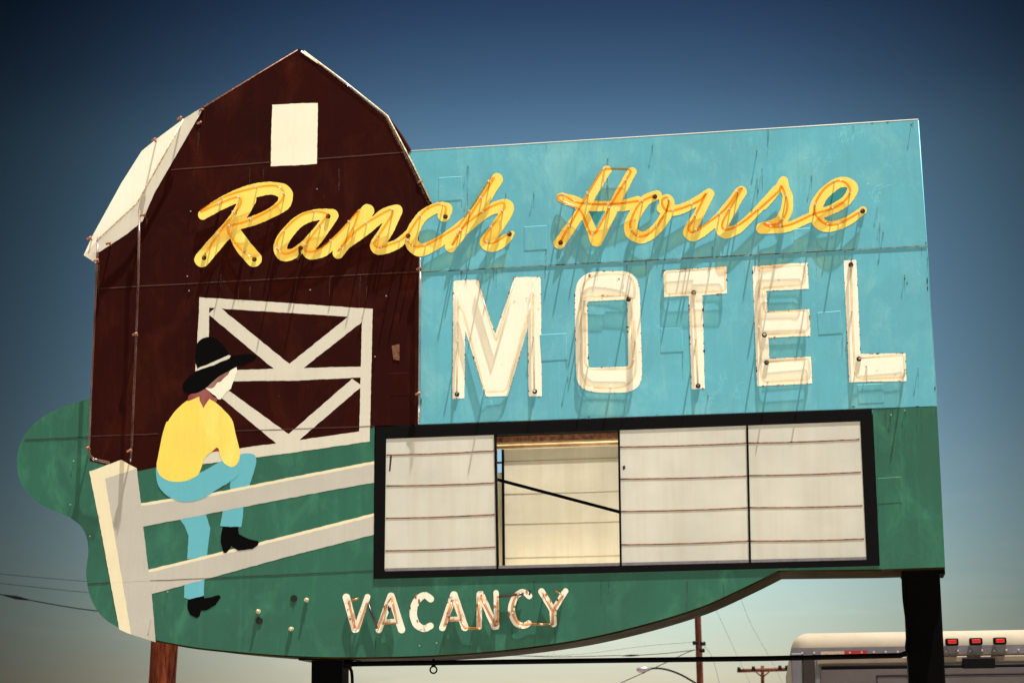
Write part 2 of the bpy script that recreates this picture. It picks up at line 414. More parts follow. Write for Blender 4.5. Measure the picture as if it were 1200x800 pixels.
# ---- riveted patch plates
def plate(px, mat, parent, name='patch_plate', h=.0016):
    bm = bmesh.new(); c = np.mean(np.array(px), axis=0)
    ring = [sp(p, .0004) for p in px]; inn = [sp(tuple(c+(np.array(p)-c)*.96), h) for p in px]
    n = 6; V0 = [bm.verts.new(v) for v in ring]; V1 = [bm.verts.new(v) for v in inn]
    k = len(px)
    for i in range(k): bm.faces.new((V0[i], V0[(i+1) % k], V1[(i+1) % k], V1[i])[::-1])
    bm.faces.new(V1[::-1]); bmesh.ops.recalc_face_normals(bm, faces=bm.faces[:])
    return link(name, bm, mat, parent)
for q in ([(514, 208), (541, 206.5), (540.5, 234), (514, 236)], [(614, 265.5), (641, 264), (640.5, 292), (614, 293.5)],
          [(930, 268), (957, 266.5), (956, 294), (930, 296)], [(632, 392), (664, 390), (664, 421), (634, 423)],
          [(774, 384.5), (799, 383), (801, 411.5), (774, 413)], [(957, 366), (985, 364), (987, 390), (959, 392)],
          [(1004, 450.5), (1035, 449), (1036, 471), (1006, 472.5)]):
    plate(q, M['blue'], blue)
plate([(1028, 560), (1056, 558), (1057, 588), (1029, 590)], M['green'], field)
plate([(302, 263), (321, 261), (322, 284), (303, 286)], M['barn'], barn); plate([(455, 437), (487, 436), (487, 463), (456, 464)], M['barn'], barn)

# ---- nails left standing out of the sheet, each with its long shadow
nm = tube([(0, .004, 0), (0, -.018, 0)], .0026, sides=6); tube([(0, -.018, 0), (0, -.021, 0)], .006, nm, sides=8)
nail0 = link('nail', nm, M['nail'], blue)
spots = [(548, 195), (626, 225), (548, 226), (593, 227), (765, 170), (712, 186), (712, 217), (887, 177), (893, 198), (887, 211), (951, 206), (889, 287), (835, 289),
         (547, 305), (1068, 146), (1028, 242), (1031, 261), (1035, 272), (1060, 325), (700, 312), (665, 440), (1015, 430), (830, 462), (735, 309), (1076, 430)]
for i, p in enumerate(spots):
    o = nail0 if i == 0 else nail0.copy()
    if i: COL.objects.link(o); o.parent = blue
    o.location = (*[sp(p, 0)[0]], 0, sp(p, 0)[2]); s = random.uniform(.55, 1.15); o.scale = (s*.9, s, s*.9)
for p, par in [((364, 340), barn), ((372, 222), barn), ((453, 347), barn), ((220, 324), barn), ((222, 341), barn), ((440, 418), barn), ((224, 248), barn),
               ((87, 540), field), ((83, 591), field), ((106, 628), field), ((197, 693), field), ((492, 756), field), ((512, 753), field), ((1060, 481), field), ((1044, 486), field), ((177, 727), field)]:
    o = nail0.copy(); COL.objects.link(o); o.parent = par; q = sp(p, .0006); o.location = (q.x, -.0006, q.z); o.scale = (.75, .5, .75)

# rust and dirt that has run down from fixings and laps
def stain_mat(name, col, a):
    mt = plain(name, col, .6, var=.5, scale=30); N, L = mt.node_tree.nodes, mt.node_tree.links
    t = N.new('ShaderNodeBsdfTransparent'); mx = N.new('ShaderNodeMixShader'); g = N.new('ShaderNodeTexCoord').outputs['Object']
    L.new(ramp(N, L, noise(N, L, scaled(N, L, g, (60, 1, 14)), 1, 5, .7), .35, .65, 0, a), mx.inputs[0])
    L.new(t.outputs[0], mx.inputs[1]); L.new(N['Principled BSDF'].outputs[0], mx.inputs[2]); L.new(mx.outputs[0], N['Material Output'].inputs['Surface']); return mt
M['runs'] = stain_mat('rust run', (.11, .065, .035), .42); M['grime'] = stain_mat('dirt run', (.035, .09, .08), .40)
def runs(starts, parent, lo, hi, mats, d):
    bm = bmesh.new(); bm.from_mesh(parent.data); m0 = len(parent.data.materials)     # stains belong to the panel's own mesh
    for x, y in starts:
        n = 5; h = random.uniform(lo, hi); w_ = random.uniform(.5, 1.5); sl_ = random.uniform(-.03, .01)
        L_ = [(x-w_*(1-.7*i/n)+random.uniform(-.2, .2)+sl_*h*i/n, y+h*i/n) for i in range(n+1)]; R_ = [(x+w_*(1-.7*i/n)+random.uniform(-.2, .2)+sl_*h*i/n, y+h*i/n) for i in range(n+1)]
        sheet(L_+R_[::-1], d+random.random()*.0003, bm, mi=m0+random.choice((0, 0, 1)))
    bm.normal_update(); bm.to_mesh(parent.data); bm.free()
    for q in mats: parent.data.materials.append(q)
rp = [(p[0]+random.uniform(-.4, .4), p[1]) for p in spots] + [(random.uniform(498, 1084), 0) for _ in range(14)]
rp = [(x, y if y else 318-(x-500)*.0513) for x, y in rp] + [(541, 234), (515, 235), (640, 291), (664, 421), (800, 411), (987, 390), (1035, 471), (1087, 300), (1080, 290), (1070, 143), (1000, 147), (900, 152), (640, 168)]
runs(rp, blue, 7, 34, [M['runs'], M['grime']], .0008)
runs([(344, 705), (304, 731), (359, 706), (303, 720), (341, 740), (1056, 588), (1029, 590), (1061, 482), (1044, 487), (410, 742), (440, 738), (520, 740), (600, 734), (650, 730)]+[(random.uniform(450, 900), 680-(0)) for _ in range(8)]+[(random.uniform(1036, 1098), 478) for _ in range(6)], field, 8, 40, [M['grime'], M['runs']], .0009)
runs([(random.uniform(180, 480), random.choice((197, 322, 336))) for _ in range(12)]+[(233, 146), (160, 396), (172, 256), (116, 310)], barn, 10, 46, [M['runs'], M['runs']], .0010)
runs([(491, 470), (492, 400)], barn, 8, 20, [M['runs'], M['runs']], .0010)
ch_ = bmesh.new(); ch_.from_mesh(blue.data); m0 = len(blue.data.materials); blue.data.materials.append(M['chipdark'])
for x, y, a, b in [(1086.5, 329, 1.0, 5), (1087, 338, .8, 3), (1068, 146, 1.6, 1.6), (1060, 325, .6, 3), (1095.5, 455, .7, 3), (1085, 285, .6, 2), (1040, 143.2, 2.2, .8), (1022, 144.4, 1.2, .8), (493.5, 470, .8, 5), (1063, 332, .5, 2.4), (560, 495, 2, .6), (690, 488.3, 1, 1), (1000, 476.3, 2.5, .7), (1075, 476, 3, .5), (770, 485.6, .7, 1)]:
    sheet([(x+a*math.cos(t*.9)*random.uniform(.6, 1.2), y+b*math.sin(t*.9)*random.uniform(.6, 1.2)) for t in range(7)], .0012, ch_, mi=m0)
ch_.normal_update(); ch_.to_mesh(blue.data); ch_.free()

# ---- electrical sockets in the green, left of VACANCY
for p, kind in [((344.5, 701), 0), ((304, 727), 0), ((359.5, 702.5), 1), ((303, 716), 1), ((341.5, 736.5), 1)]:
    c = sp(p, 0)
    if kind == 0:
        o = link('socket_hole', tube([c+Vector((0, .02, 0)), c+Vector((0, -.004, 0))], .022, sides=14), M['boot'], field)
    else:
        bm = tube([c+Vector((0, .01, 0)), c+Vector((0, -.014, 0))], .014, sides=12); tube([c+Vector((0, -.014, 0)), c+Vector((0, -.026, 0))], [.010, .006], bm, sides=10)
        o = link('porcelain_socket', bm, M['socket'], field)

# ---- painted barn door
bd = bmesh.new(); k = 0
for q in ([(55, 73), (867, 127), (866, 172), (55, 119)], [(55, 73), (102, 90), (97, 300), (44, 306)], [(818, 126), (867, 127), (853, 748), (803, 748)],
          [(200, 414), (480, 405), (835, 397), (835, 447), (520, 463), (200, 466)], [(96, 152), (140, 112), (485, 392), (440, 440), (408, 412)],
          [(772, 148), (830, 178), (540, 406), (480, 420), (470, 390)], [(185, 505), (160, 545), (420, 762), (500, 770), (474, 714)],
          [(770, 455), (818, 488), (510, 752), (440, 770), (470, 716)]):
    sheet(zoomed(q, 220, 330, 4), .0011+k*.00006, bd); k += 1
sheet([(236, 531), (325, 519), (420, 505.5), (433.5, 504), (433, 517), (340, 530.5), (238, 543.5)], .0011+k*.00006, bd)
link('painted_barn_door', bd, M['door'], sign)
sheet_ = sheet(zoomed([(585, 328), (628, 292), (640, 322)], 160, 480, 6.667), .0022); link('red_fleck', sheet_, M['redpatch'], sign)

# ---- painted fence
z1 = lambda q: zoomed(q, 0, 530, 2.963)
fence = link('painted_fence', sheet(z1([(365, 91), (475, 55), (490, 180), (497, 255), (514, 397), (527, 490), (540, 657), (455, 631), (405, 330)]), .0030), M['tan'], sign)
lit = sheet(z1([(310, 66), (420, 25), (475, 55), (365, 91), (380, 180), (405, 330), (455, 631), (414, 613), (360, 320)]), .0032)
link('post_edge', lit, M['fencelit'], fence)
def rail(top, bot, strip):
    r_ = sheet([(x, y+strip) for x, y in top] + bot[::-1], .0018); a = link('rail', r_, M['tan'], fence)
    s_ = sheet(top + [(x, y+strip) for x, y in top[::-1]], .0019); link('rail_edge', s_, M['fencelit'], fence)
rail([(164, 589.5), (205, 583), (250, 577), (340, 559), (438.5, 540)], [(166, 617), (230, 604.5), (304, 590), (380, 575.5), (438.5, 565)], 3.4)
rail([(174, 667), (240, 651), (340, 626), (438.3, 601)], [(178, 695.5), (240, 678.5), (340, 651), (438.3, 626)], 3.6)

# ---- painted cowboy
z4 = lambda q: zoomed(q, 160, 380, 6.667); z5 = lambda q: zoomed(q, 160, 480, 6.667); z6 = lambda q: zoomed(q, 160, 590, 5.333)
sm = lambda q, n=4: smooth_path(q, n, True)
cow = link('painted_cowboy', sheet(z4([(782, 333), (785, 368), (747, 470), (737, 502), (700, 527), (655, 586), (635, 583), (618, 560), (540, 500), (600, 450), (660, 400), (720, 350)]), .0034), M['face'], sign)
tag(cow, 'painted cowboy in black hat and yellow shirt sitting on the fence')
link('hair', sheet(z4([(745, 338), (715, 390), (672, 430), (660, 446), (630, 455), (608, 488), (585, 500), (545, 497), (580, 440), (650, 380)]), .0036), M['hair'], cow)
hat = sm(z4([(463, 200), (480, 140), (520, 108), (580, 99), (640, 125), (690, 180), (735, 240), (850, 231), (910, 235), (936, 256), (915, 282), (860, 303), (790, 327), (720, 365), (650, 402), (590, 452),
             (540, 497), (480, 532), (420, 541), (375, 522), (359, 482), (385, 435), (450, 378), (466, 350), (463, 270)]))
ho = link('hat', sheet(hat, .0040), M['black'], cow)
link('hat_band', sheet(z4([(462, 305), (473, 345), (600, 293), (722, 238), (736, 246), (725, 264), (600, 318), (458, 366)]), .0042), M['door'], cow)
link('scarf', sheet(z4([(400, 600), (405, 560), (420, 545), (480, 530), (535, 503), (560, 515), (600, 565), (632, 578), (622, 609), (570, 580), (522, 652), (494, 595), (490, 563)]), .0039), M['scarf'], cow)
shirt = z4([(480, 560), (400, 592), (345, 634), (290, 690), (245, 757)]) + z5([(235, 92), (208, 170), (190, 250), (165, 380), (156, 430), (170, 490), (210, 535), (280, 560), (370, 558), (430, 537), (482, 505), (510, 440),
        (540, 366), (590, 325), (628, 294), (645, 318), (662, 380), (690, 420), (735, 445), (775, 434), (802, 388), (808, 330), (790, 250), (770, 170), (752, 90), (720, 40), (690, 10)]) + z4([(660, 645), (600, 595), (560, 560)])
link('shirt', sheet(smooth_path(shirt, 3, True), .0037), M['shirt'], cow)
thigh = z5([(160, 440), (154, 520), (175, 600), (240, 670), (330, 711), (420, 716), (520, 690), (600, 640), (735, 556), (738, 560), (734, 610), (730, 640), (865, 640), (886, 575), (920, 470), (936, 400), (925, 355), (895, 341), (815, 343),
        (740, 430), (672, 398), (590, 440), (500, 488), (400, 520), (250, 520)])
tr = bmesh.new()
# the seat lies over the rail, the lower legs pass behind it
sheet(sm(z5([(160, 440), (154, 520), (175, 600), (240, 670), (330, 711), (420, 716), (520, 690), (604, 637), (735, 556), (800, 500), (760, 420), (672, 398), (590, 440), (500, 488), (400, 520), (250, 520)]), 3), .0035, tr)
sheet(sm(z5([(700, 420), (690, 590), (735, 556), (736, 640), (865, 640), (886, 575), (920, 470), (937, 400), (925, 355), (895, 341), (815, 343)]), 2), .0016, tr)
sheet(z6([(540, 40), (668, 15), (668, 50), (655, 143), (600, 146), (522, 138), (530, 100)]), .0015, tr)
sheet(z6([(268, 90), (432, 62), (460, 150), (452, 220), (440, 330), (316, 345), (326, 200), (300, 140)]), .0015, tr)
sheet(z6([(300, 480), (424, 460), (421, 572), (330, 596), (296, 586)]), .0015, tr)
link('trousers', tr, M['jeans'], cow)
link('boot', sheet(z6([(540, 142), (636, 142), (640, 188), (700, 220), (755, 231), (765, 240), (758, 258), (725, 281), (635, 293), (592, 262), (580, 285), (560, 307), (545, 305), (526, 240), (530, 180)]), .0038), M['black'], cow)
link('boot', sheet(z6([(320, 600), (418, 575), (426, 590), (515, 569), (527, 580), (495, 630), (435, 665), (402, 668), (395, 700), (375, 712), (335, 692), (317, 650)]), .0024), M['black'], cow)

# ---- letters
def neon(parent, pts, mat, d=.022, r=.0066, sup=.165, ends=(True, True), sname='tube_support', name='neon_tube', smooth=True, panel_d=.0006, dpt=None):
    """bent glass tube standing off the panel on glass supports; the ends turn back into the panel"""
    p = smooth_path(pts, 6) if smooth else pts
    P = [sp((q[0], q[1]), d + (.003*math.sin(i*.23))) for i, q in enumerate(p)]
    if ends[0]: P = [Vector((P[0].x, .01, P[0].z)), Vector((P[0].x, -d*.7, P[0].z))] + P
    if ends[1]: P = P + [Vector((P[-1].x, -d*.7, P[-1].z)), Vector((P[-1].x, .01, P[-1].z))]
    o = link(name, tube(P, r, sides=8), mat, parent)
    for e, q in ((ends[0], P[0]), (ends[1], P[-1])):
        if e:
            b = tube([(q.x, .0, q.z), (q.x, -.010, q.z)], [.0155, .0135], sides=12)
            link('electrode_boot', b, M['boot'], parent)
    acc = sup*.5
    core = P[2:-2] if len(P) > 6 else P
    for a, b in zip(core[:-1], core[1:]):
        acc += (b-a).length
        if acc > sup:
            acc = random.uniform(-.06, .06)
            q = b
            pin = random.choice((.030, .045, .060, .072)) if sup < .3 else random.choice((.026, .034, .05, .06)); bm = tube([(q.x, .002, q.z), (q.x, -pin, q.z)], .0050, sides=6); tube([(q.x, q.y+.008, q.z), (q.x, q.y-.004, q.z)], [.0055, .0076], bm, sides=8)  # pins lengthened past the tube to throw long streak shadows
            link(sname, bm, M['support'], parent)
    return o
def script(ch, strokes, tubes, zoom, mat=None, tm='tube', d=.0009, zt=None):
    st = [zoomed(s, *zoom) for s in strokes]
    o = link('script_letter', sdf_paint(st, d), mat or M['yellow'], sign)
    tag(o, 'yellow script letter ' + ch)
    for t in tubes:
        e = t[1] if isinstance(t[1], str) else 'oo'; pts = t[0] if isinstance(t[1], str) else t
        neon(o, zoomed(pts, *(zt or zoom)), M[tm], ends=(e[0] == 'x', e[1] == 'x'))
    return o
Z3 = (200, 180, 4); Z4 = (420, 180, 4); Z5 = (620, 160, 4); Z6 = (820, 120, 4)
script('R', [[(150, 288, 44), (230, 238, 56), (320, 196, 62), (400, 172, 64), (480, 163, 60), (535, 185, 70), (530, 235, 62), (470, 278, 48), (400, 310, 46), (320, 335, 40)],
             [(365, 215, 74), (300, 320, 72), (220, 410, 70), (147, 496, 72)], [(300, 370, 60), (340, 435, 74), (390, 494, 74)]],
       [([(140, 275), (225, 236), (305, 206), (328, 212), (322, 250), (240, 355), (152, 485)], 'ox'),
        ([(138, 268), (260, 200), (400, 160), (490, 152), (530, 182), (512, 230), (440, 280), (345, 322), (268, 345), (290, 400), (340, 460), (388, 492)], 'ox')], Z3)
script('a', [[(757, 290, 60), (690, 286, 52), (610, 312, 54), (548, 372, 60), (514, 432, 64), (530, 474, 60), (580, 466, 50), (640, 415, 40), (735, 310, 50)],
             [(757, 290, 60), (705, 370, 56), (645, 450, 58), (655, 472, 48), (715, 462, 44), (775, 410, 42), (840, 340, 40)]],
       [([(740, 285), (690, 272), (620, 285), (550, 340), (500, 410), (502, 452), (545, 470), (605, 440)], 'ox'),
        ([(735, 290), (690, 350), (625, 440), (640, 460), (690, 452), (780, 380), (880, 268)], 'xo')], Z3, d=.00095)
script('n', [[(925, 268, 60), (870, 352, 54), (785, 465, 54)], [(800, 450, 30), (900, 370, 46), (1000, 285, 54), (1058, 268, 58)], [(1058, 268, 58), (1012, 360, 64), (967, 432, 66), (990, 446, 56), (1060, 425, 46), (1120, 372, 40)],
             [(840, 340, 40), (920, 262, 50)]],
       [([(885, 262), (855, 350), (785, 458), (800, 440), (870, 362), (960, 300), (1035, 262), (1035, 290), (965, 400), (955, 425), (975, 440), (1060, 415), (1110, 382)], 'ox')], Z3, d=.00096)
script('c', [[(400, 290, 58), (412, 258, 56), (370, 254, 48), (302, 292, 52), (258, 360, 58), (250, 418, 64), (290, 452, 60), (370, 420, 50), (450, 362, 44), (500, 318, 40)]],
       [([(405, 292), (408, 250), (370, 240), (310, 270), (250, 350), (230, 395), (250, 430), (300, 435), (380, 395), (470, 340)], 'xo')], Z4, d=.00097)
script('h', [[(650, 120, 56), (560, 262, 54), (432, 436, 54)], [(440, 420, 30), (530, 330, 46), (620, 262, 52), (692, 246, 66), (688, 285, 60), (625, 382, 60), (602, 418, 66), (640, 432, 54), (690, 402, 46), (722, 372, 20)]],
       [([(470, 340), (520, 270), (625, 112), (635, 116), (540, 265), (440, 430), (490, 345), (600, 262), (675, 230), (685, 255), (595, 385), (590, 412), (630, 420), (706, 374)], 'ox')], Z4, d=.00098)
script('H', [[(152, 286, 44), (205, 302, 54), (250, 322, 54), (350, 326, 46), (450, 322, 54), (510, 304, 50)], [(364, 158, 44), (300, 262, 44), (220, 388, 48), (142, 500, 54)],
             [(482, 166, 44), (430, 260, 48), (382, 360, 52), (318, 490, 52)], [(252, 340, 44), (290, 430, 44), (312, 490, 50)]],
       [([(146, 494), (240, 330), (338, 165), (358, 153), (465, 155), (476, 168), (390, 310), (315, 445), (290, 458), (262, 390), (235, 342), (150, 302), (133, 285), (160, 275), (220, 308), (320, 318), (420, 315), (515, 302)], 'xo')], Z5, tm='tubedark', d=.00094)
script('o', [[(600, 274, 44), (545, 300, 52), (485, 388, 60), (480, 446, 62), (530, 474, 54), (590, 440, 50), (640, 372, 54), (650, 315, 64), (645, 306, 70)], [(625, 335, 52), (690, 345, 50), (760, 318, 44), (835, 272, 44)]],
       [([(588, 278), (520, 312), (476, 400), (482, 444), (520, 470), (570, 450), (620, 390), (655, 320), (648, 288), (625, 296), (628, 328), (655, 350), (720, 335), (800, 300), (830, 268)], 'xo')], Z5, tm='tubedark', d=.00095)
script('u', [[(845, 268, 48), (795, 366, 50), (752, 446, 60), (775, 466, 48), (850, 418, 44), (920, 342, 42), (985, 262, 46)], [(995, 258, 52), (932, 370, 50), (902, 430, 56), (922, 450, 56), (985, 428, 44), (1080, 335, 38), (1160, 245, 36)]],
       [([(832, 262), (770, 390), (747, 430), (765, 450), (830, 410), (920, 340), (985, 248), (998, 244), (915, 385), (905, 425), (930, 438), (990, 410), (1090, 330), (1176, 252)], 'oo')], Z5, tm='tubedark', d=.00096)
script('s', [[(300, 485, 36), (350, 430, 34), (392, 364, 34), (398, 400, 44), (412, 440, 48), (405, 510, 58), (370, 562, 52), (290, 590, 52)], [(290, 592, 46), (400, 588, 44), (480, 556, 44)]],
       [([(376, 412), (384, 392), (410, 470), (400, 530), (360, 572), (302, 568), (340, 584), (420, 575), (530, 525)], 'oo')], Z6, tm='tubedark', d=.00097)
script('e', [[(480, 556, 44), (540, 530, 46), (610, 506, 44), (685, 462, 48), (718, 404, 50), (690, 374, 46), (640, 382, 50), (572, 440, 56), (542, 510, 60), (562, 566, 58), (610, 582, 50), (690, 558, 44), (765, 505, 36)]],
       [([(530, 525), (640, 490), (690, 450), (705, 410), (680, 375), (640, 370), (580, 410), (540, 480), (545, 530), (590, 570), (640, 572), (700, 545), (764, 506)], 'ox')], Z6, tm='tubedark', d=.00098)
link('lead_wire', tube([sp(q, .03) for q in smooth_path(zoomed([(612, 432), (604, 450), (606, 472), (594, 500)], *Z3), 4)], .008, sides=6), M['tubeblack'], sign)
# old teal ground left showing inside letters
link('old_paint', sheet(zoomed([(275, 348), (345, 356), (316, 414)], *Z5), .0010), M['bluedark'], blue)
link('old_paint', sheet(smooth_path(zoomed([(578, 482), (590, 440), (630, 410), (690, 402), (680, 440), (640, 468)], *Z6), 4, True), .0010), M['bluedark'], blue)

# block letters MOTEL: polygons with rounded corners
def block(ch, outline, tubes, zoom, hole=None, tm='tubewhite', d=.00094):
    bm = bmesh.new()
    if hole is None: sheet(zoomed(outline, *zoom), d, bm)
    else:
        d2 = .0006+(d-.0006)*.4; a = [sp(q, d2) for q in zoomed(outline, *zoom)]; b = [sp(q, d2) for q in zoomed(hole, *zoom)]
        va = [bm.verts.new(v) for v in a]; vb = [bm.verts.new(v) for v in b]
        ea = [bm.edges.new((va[i], va[(i+1) % len(va)])) for i in range(len(va))]; eb = [bm.edges.new((vb[i], vb[(i+1) % len(vb)])) for i in range(len(vb))]
        bmesh.ops.triangle_fill(bm, edges=ea+eb, use_beauty=True, normal=(0, -1, 0))
    edge_px = zoomed(outline, *zoom) if hole is None else zoomed(outline, *zoom)
    loops = [edge_px] + ([zoomed(hole, *zoom)] if hole is not None else [])
    for lp in loops:
        cen = np.mean(np.array(lp), axis=0)
        for i in range(len(lp)):
            a = np.array(lp[i]); b = np.array(lp[(i+1) % len(lp)]); ln = np.linalg.norm(b-a)
            if ln < 1e-6: continue
            u = (b-a)/ln; nrm = np.array((-u[1], u[0])); pos = random.uniform(0, 9)
            while pos < ln-1:
                l_ = random.choice((.8, 1.2, 1.6, 2.5, 4.5)); w_ = random.uniform(.4, 1.1)*(1.5 if random.random() < .15 else 1)
                c = a+u*pos; k = 7; pp = []
                for j in range(k):
                    t = 2*math.pi*j/k; rr = random.uniform(.55, 1.1)
                    pp.append(tuple(c+u*math.cos(t)*l_*.5*rr+nrm*math.sin(t)*w_*rr))
                sheet(pp, d+.0003+random.random()*.0002, bm, mi=1 if random.random() < .6 else 2)
                pos += random.choice((3, 6, 10, 16, 22))*random.uniform(.6, 1.5)
    o = link('block_letter', bm, [M['letter'], M['chipdark'], M['chiprust']], sign); tag(o, 'cream block letter ' + ch)
    for t in tubes:
        e = t[1] if isinstance(t[1], str) else 'oo'; pts = t[0] if isinstance(t[1], str) else t
        neon(o, zoomed(pts, *zoom), M[tm], d=.016, r=.0062, sup=.34, ends=(e[0] == 'x', e[1] == 'x'), smooth=False)
    return o
def rnd(pts, r=12, n=4):         # polyline with rounded bends
    out = [pts[0]]
    for a, b, c in zip(pts[:-2], pts[1:-1], pts[2:]):
        A, B_, C_ = map(np.array, (a, b, c)); u = A-B_; v = C_-B_; lu, lv = np.linalg.norm(u), np.linalg.norm(v)
        rr = min(r, lu*.45, lv*.45); p = B_+u/lu*rr; q = B_+v/lv*rr
        for i in range(n+1):
            t = i/n; out.append(tuple((1-t)**2*p+2*t*(1-t)*B_+t*t*q))
    return out+[pts[-1]]
def loop(pts, r=14):
    m_ = tuple((np.array(pts[0])+np.array(pts[1]))/2)
    return rnd([m_]+list(pts[1:])+[pts[0], m_], r)
ZM = (500, 300, 4); ZT = (740, 290, 3.158)
block('M', [(125, 117), (180, 112), (240, 112), (282, 250), (321, 366), (365, 240), (412, 99), (470, 97), (535, 97), (537, 380), (540, 657), (478, 657), (474, 335), (430, 490), (380, 655), (278, 659), (228, 500), (181, 350), (177, 666), (120, 668), (123, 400)],
      [([(146, 122), (146, 400), (140, 645)], 'ox'), (rnd([(152, 236), (172, 262), (270, 632), (286, 637), (362, 634), (378, 615), (490, 212)], 14), 'oo'),
       (rnd([(238, 118), (326, 402), (405, 128)], 14), 'oo'), ([(498, 104), (500, 380), (505, 632)], 'ox')], ZM)
block('O', smooth_path([(695, 190), (708, 122), (748, 84), (805, 72), (870, 71), (930, 72), (974, 94), (997, 150), (1004, 350), (1009, 560), (992, 610), (945, 636), (870, 640), (790, 637), (728, 618), (703, 570), (697, 380)], 4, True),
      [([(945, 200)]+smooth_path([(975, 196), (968, 120), (930, 88), (800, 90), (745, 120), (724, 190), (724, 400), (726, 540), (752, 600), (800, 616), (900, 616), (955, 590), (978, 540), (976, 400), (972, 300)], 5), 'xo'),
       (loop([(738, 190), (960, 186), (968, 500), (950, 528), (770, 532), (742, 505)], 20), 'oo')], ZM,
      hole=rnd([(850, 208), (940, 204), (942, 360), (946, 516), (858, 520), (758, 523), (756, 380), (753, 213), (850, 208)], 12)[:-1])
block('T', [(118, 86), (236, 78), (352, 70), (354, 170), (263, 176), (267, 350), (272, 520), (222, 524), (217, 350), (212, 179), (121, 183)],
      [(loop([(124, 92), (346, 76), (348, 160), (127, 172)], 14), 'oo'), ([(230, 165), (238, 340), (246, 510)], 'xx')], ZT)
block('E', [(448, 70), (550, 62), (652, 55), (656, 153), (500, 161), (503, 238), (658, 228), (663, 327), (508, 334), (511, 411), (665, 403), (669, 503), (565, 508), (465, 513), (456, 290)],
      [(rnd([(488, 150), (620, 140), (642, 128), (640, 66), (472, 76), (472, 290), (480, 470), (490, 498), (655, 488), (660, 470), (656, 412), (500, 424)], 14), 'ox'),
       (rnd([(486, 152), (492, 240), (652, 232), (656, 300), (640, 314), (492, 322)], 14), 'ox')], ZT)
block('L', [(785, 48), (832, 45), (840, 220), (848, 393), (930, 392), (1014, 391), (1018, 494), (910, 496), (806, 498), (795, 270)],
      [(rnd([(812, 62), (816, 250), (828, 470), (845, 486), (1008, 480), (1012, 460), (1008, 398), (842, 410)], 14), 'xx')], ZT)

# VACANCY
ZV = (390, 680, 4.138)
def vac(ch, strokes, tubes):
    o = link('small_letter', sdf_paint([zoomed(s, *ZV) for s in strokes], .0009, .4, .22), M['vacancy'], sign); tag(o, 'flaking white letter ' + ch + ' of the vacancy line')
    fb = bmesh.new()
    for st_ in strokes:
        p = smooth_path(zoomed(st_, *ZV), 5)
        for q0, q1 in zip(p[:-1], p[1:]):
            for _ in range(2):
                if random.random() > .26: continue
                t = random.random(); x = q0[0]+(q1[0]-q0[0])*t; y = q0[1]+(q1[1]-q0[1])*t; w_ = q0[2]*random.uniform(.25, .52)*random.choice((-1, 1))
                dx, dy = q1[0]-q0[0], q1[1]-q0[1]; l_ = math.hypot(dx, dy)+1e-6; x += -dy/l_*w_; y += dx/l_*w_; k = 8; r_ = random.choice((.4, .6, .8, 1.6)); ex_ = random.uniform(.8, 2.6)
                sheet([(x+math.cos(6.283*j/k)*r_*random.uniform(.4, 1.2), y+math.sin(6.283*j/k)*r_*ex_*random.uniform(.6, 1.2)) for j in range(k)], .0017+random.random()*.0003, fb, mi=random.choice((0, 1, 1, 1)))
    link('rust_flakes', fb, [M['chipdark'], M['chiprust']], o)
    for t, mt in tubes:
        neon(o, zoomed(t, *ZV), M[mt], d=.017, r=.0072, sup=.22, ends=(False, False), smooth=False)
    return o
vac('V', [[(66, 80, 36), (108, 236, 34)], [(168, 78, 28), (114, 236, 30)]], [([(125, 86), (95, 96), (76, 100), (110, 238), (122, 232), (166, 110), (176, 112)], 'tuberust'), ([(172, 112), (190, 165), (216, 238)], 'tubeblack')])
vac('A', [[(281, 74, 34), (224, 238, 30)], [(283, 74, 34), (333, 236, 36)], [(250, 198, 22), (312, 194, 22)]], [([(216, 238), (262, 112), (285, 80), (300, 150), (312, 205), (240, 208)], 'tuberust')])
vac('C', [[(474, 88, 34), (444, 70, 32), (408, 96, 36), (390, 150, 36), (404, 208, 36), (440, 232, 32), (474, 218, 32)]], [])
vac('A', [[(586, 68, 34), (532, 228, 32)], [(588, 68, 34), (640, 226, 36)], [(558, 186, 22), (618, 184, 22)]], [([(540, 222), (580, 90), (598, 92), (622, 190), (560, 192)], 'tuberust'), ([(618, 186), (640, 230), (712, 232)], 'tuberust')])
vac('N', [[(711, 64, 28), (710, 224, 26)], [(718, 66, 34), (786, 222, 34)], [(792, 58, 26), (795, 224, 26)]], [([(708, 232), (706, 80), (718, 78), (790, 222), (802, 210), (800, 75)], 'tuberust')])
vac('C', [[(952, 74, 30), (920, 54, 28), (884, 82, 32), (866, 140, 34), (886, 200, 32), (924, 218, 30), (950, 206, 28)]], [([(800, 76), (850, 74), (900, 66), (925, 62)], 'tubeblack'), (smooth_path([(925, 62), (886, 80), (870, 140), (892, 200), (930, 214), (960, 210), (1066, 214)], 4), 'tuberust')])
vac('Y', [[(1012, 52, 32), (1068, 146, 32)], [(1128, 50, 28), (1068, 146, 30)], [(1068, 146, 34), (1070, 208, 32)]], [([(1066, 214), (1066, 150), (1020, 62)], 'tuberust'), ([(1066, 150), (1116, 70), (1080, 52)], 'tuberust')])

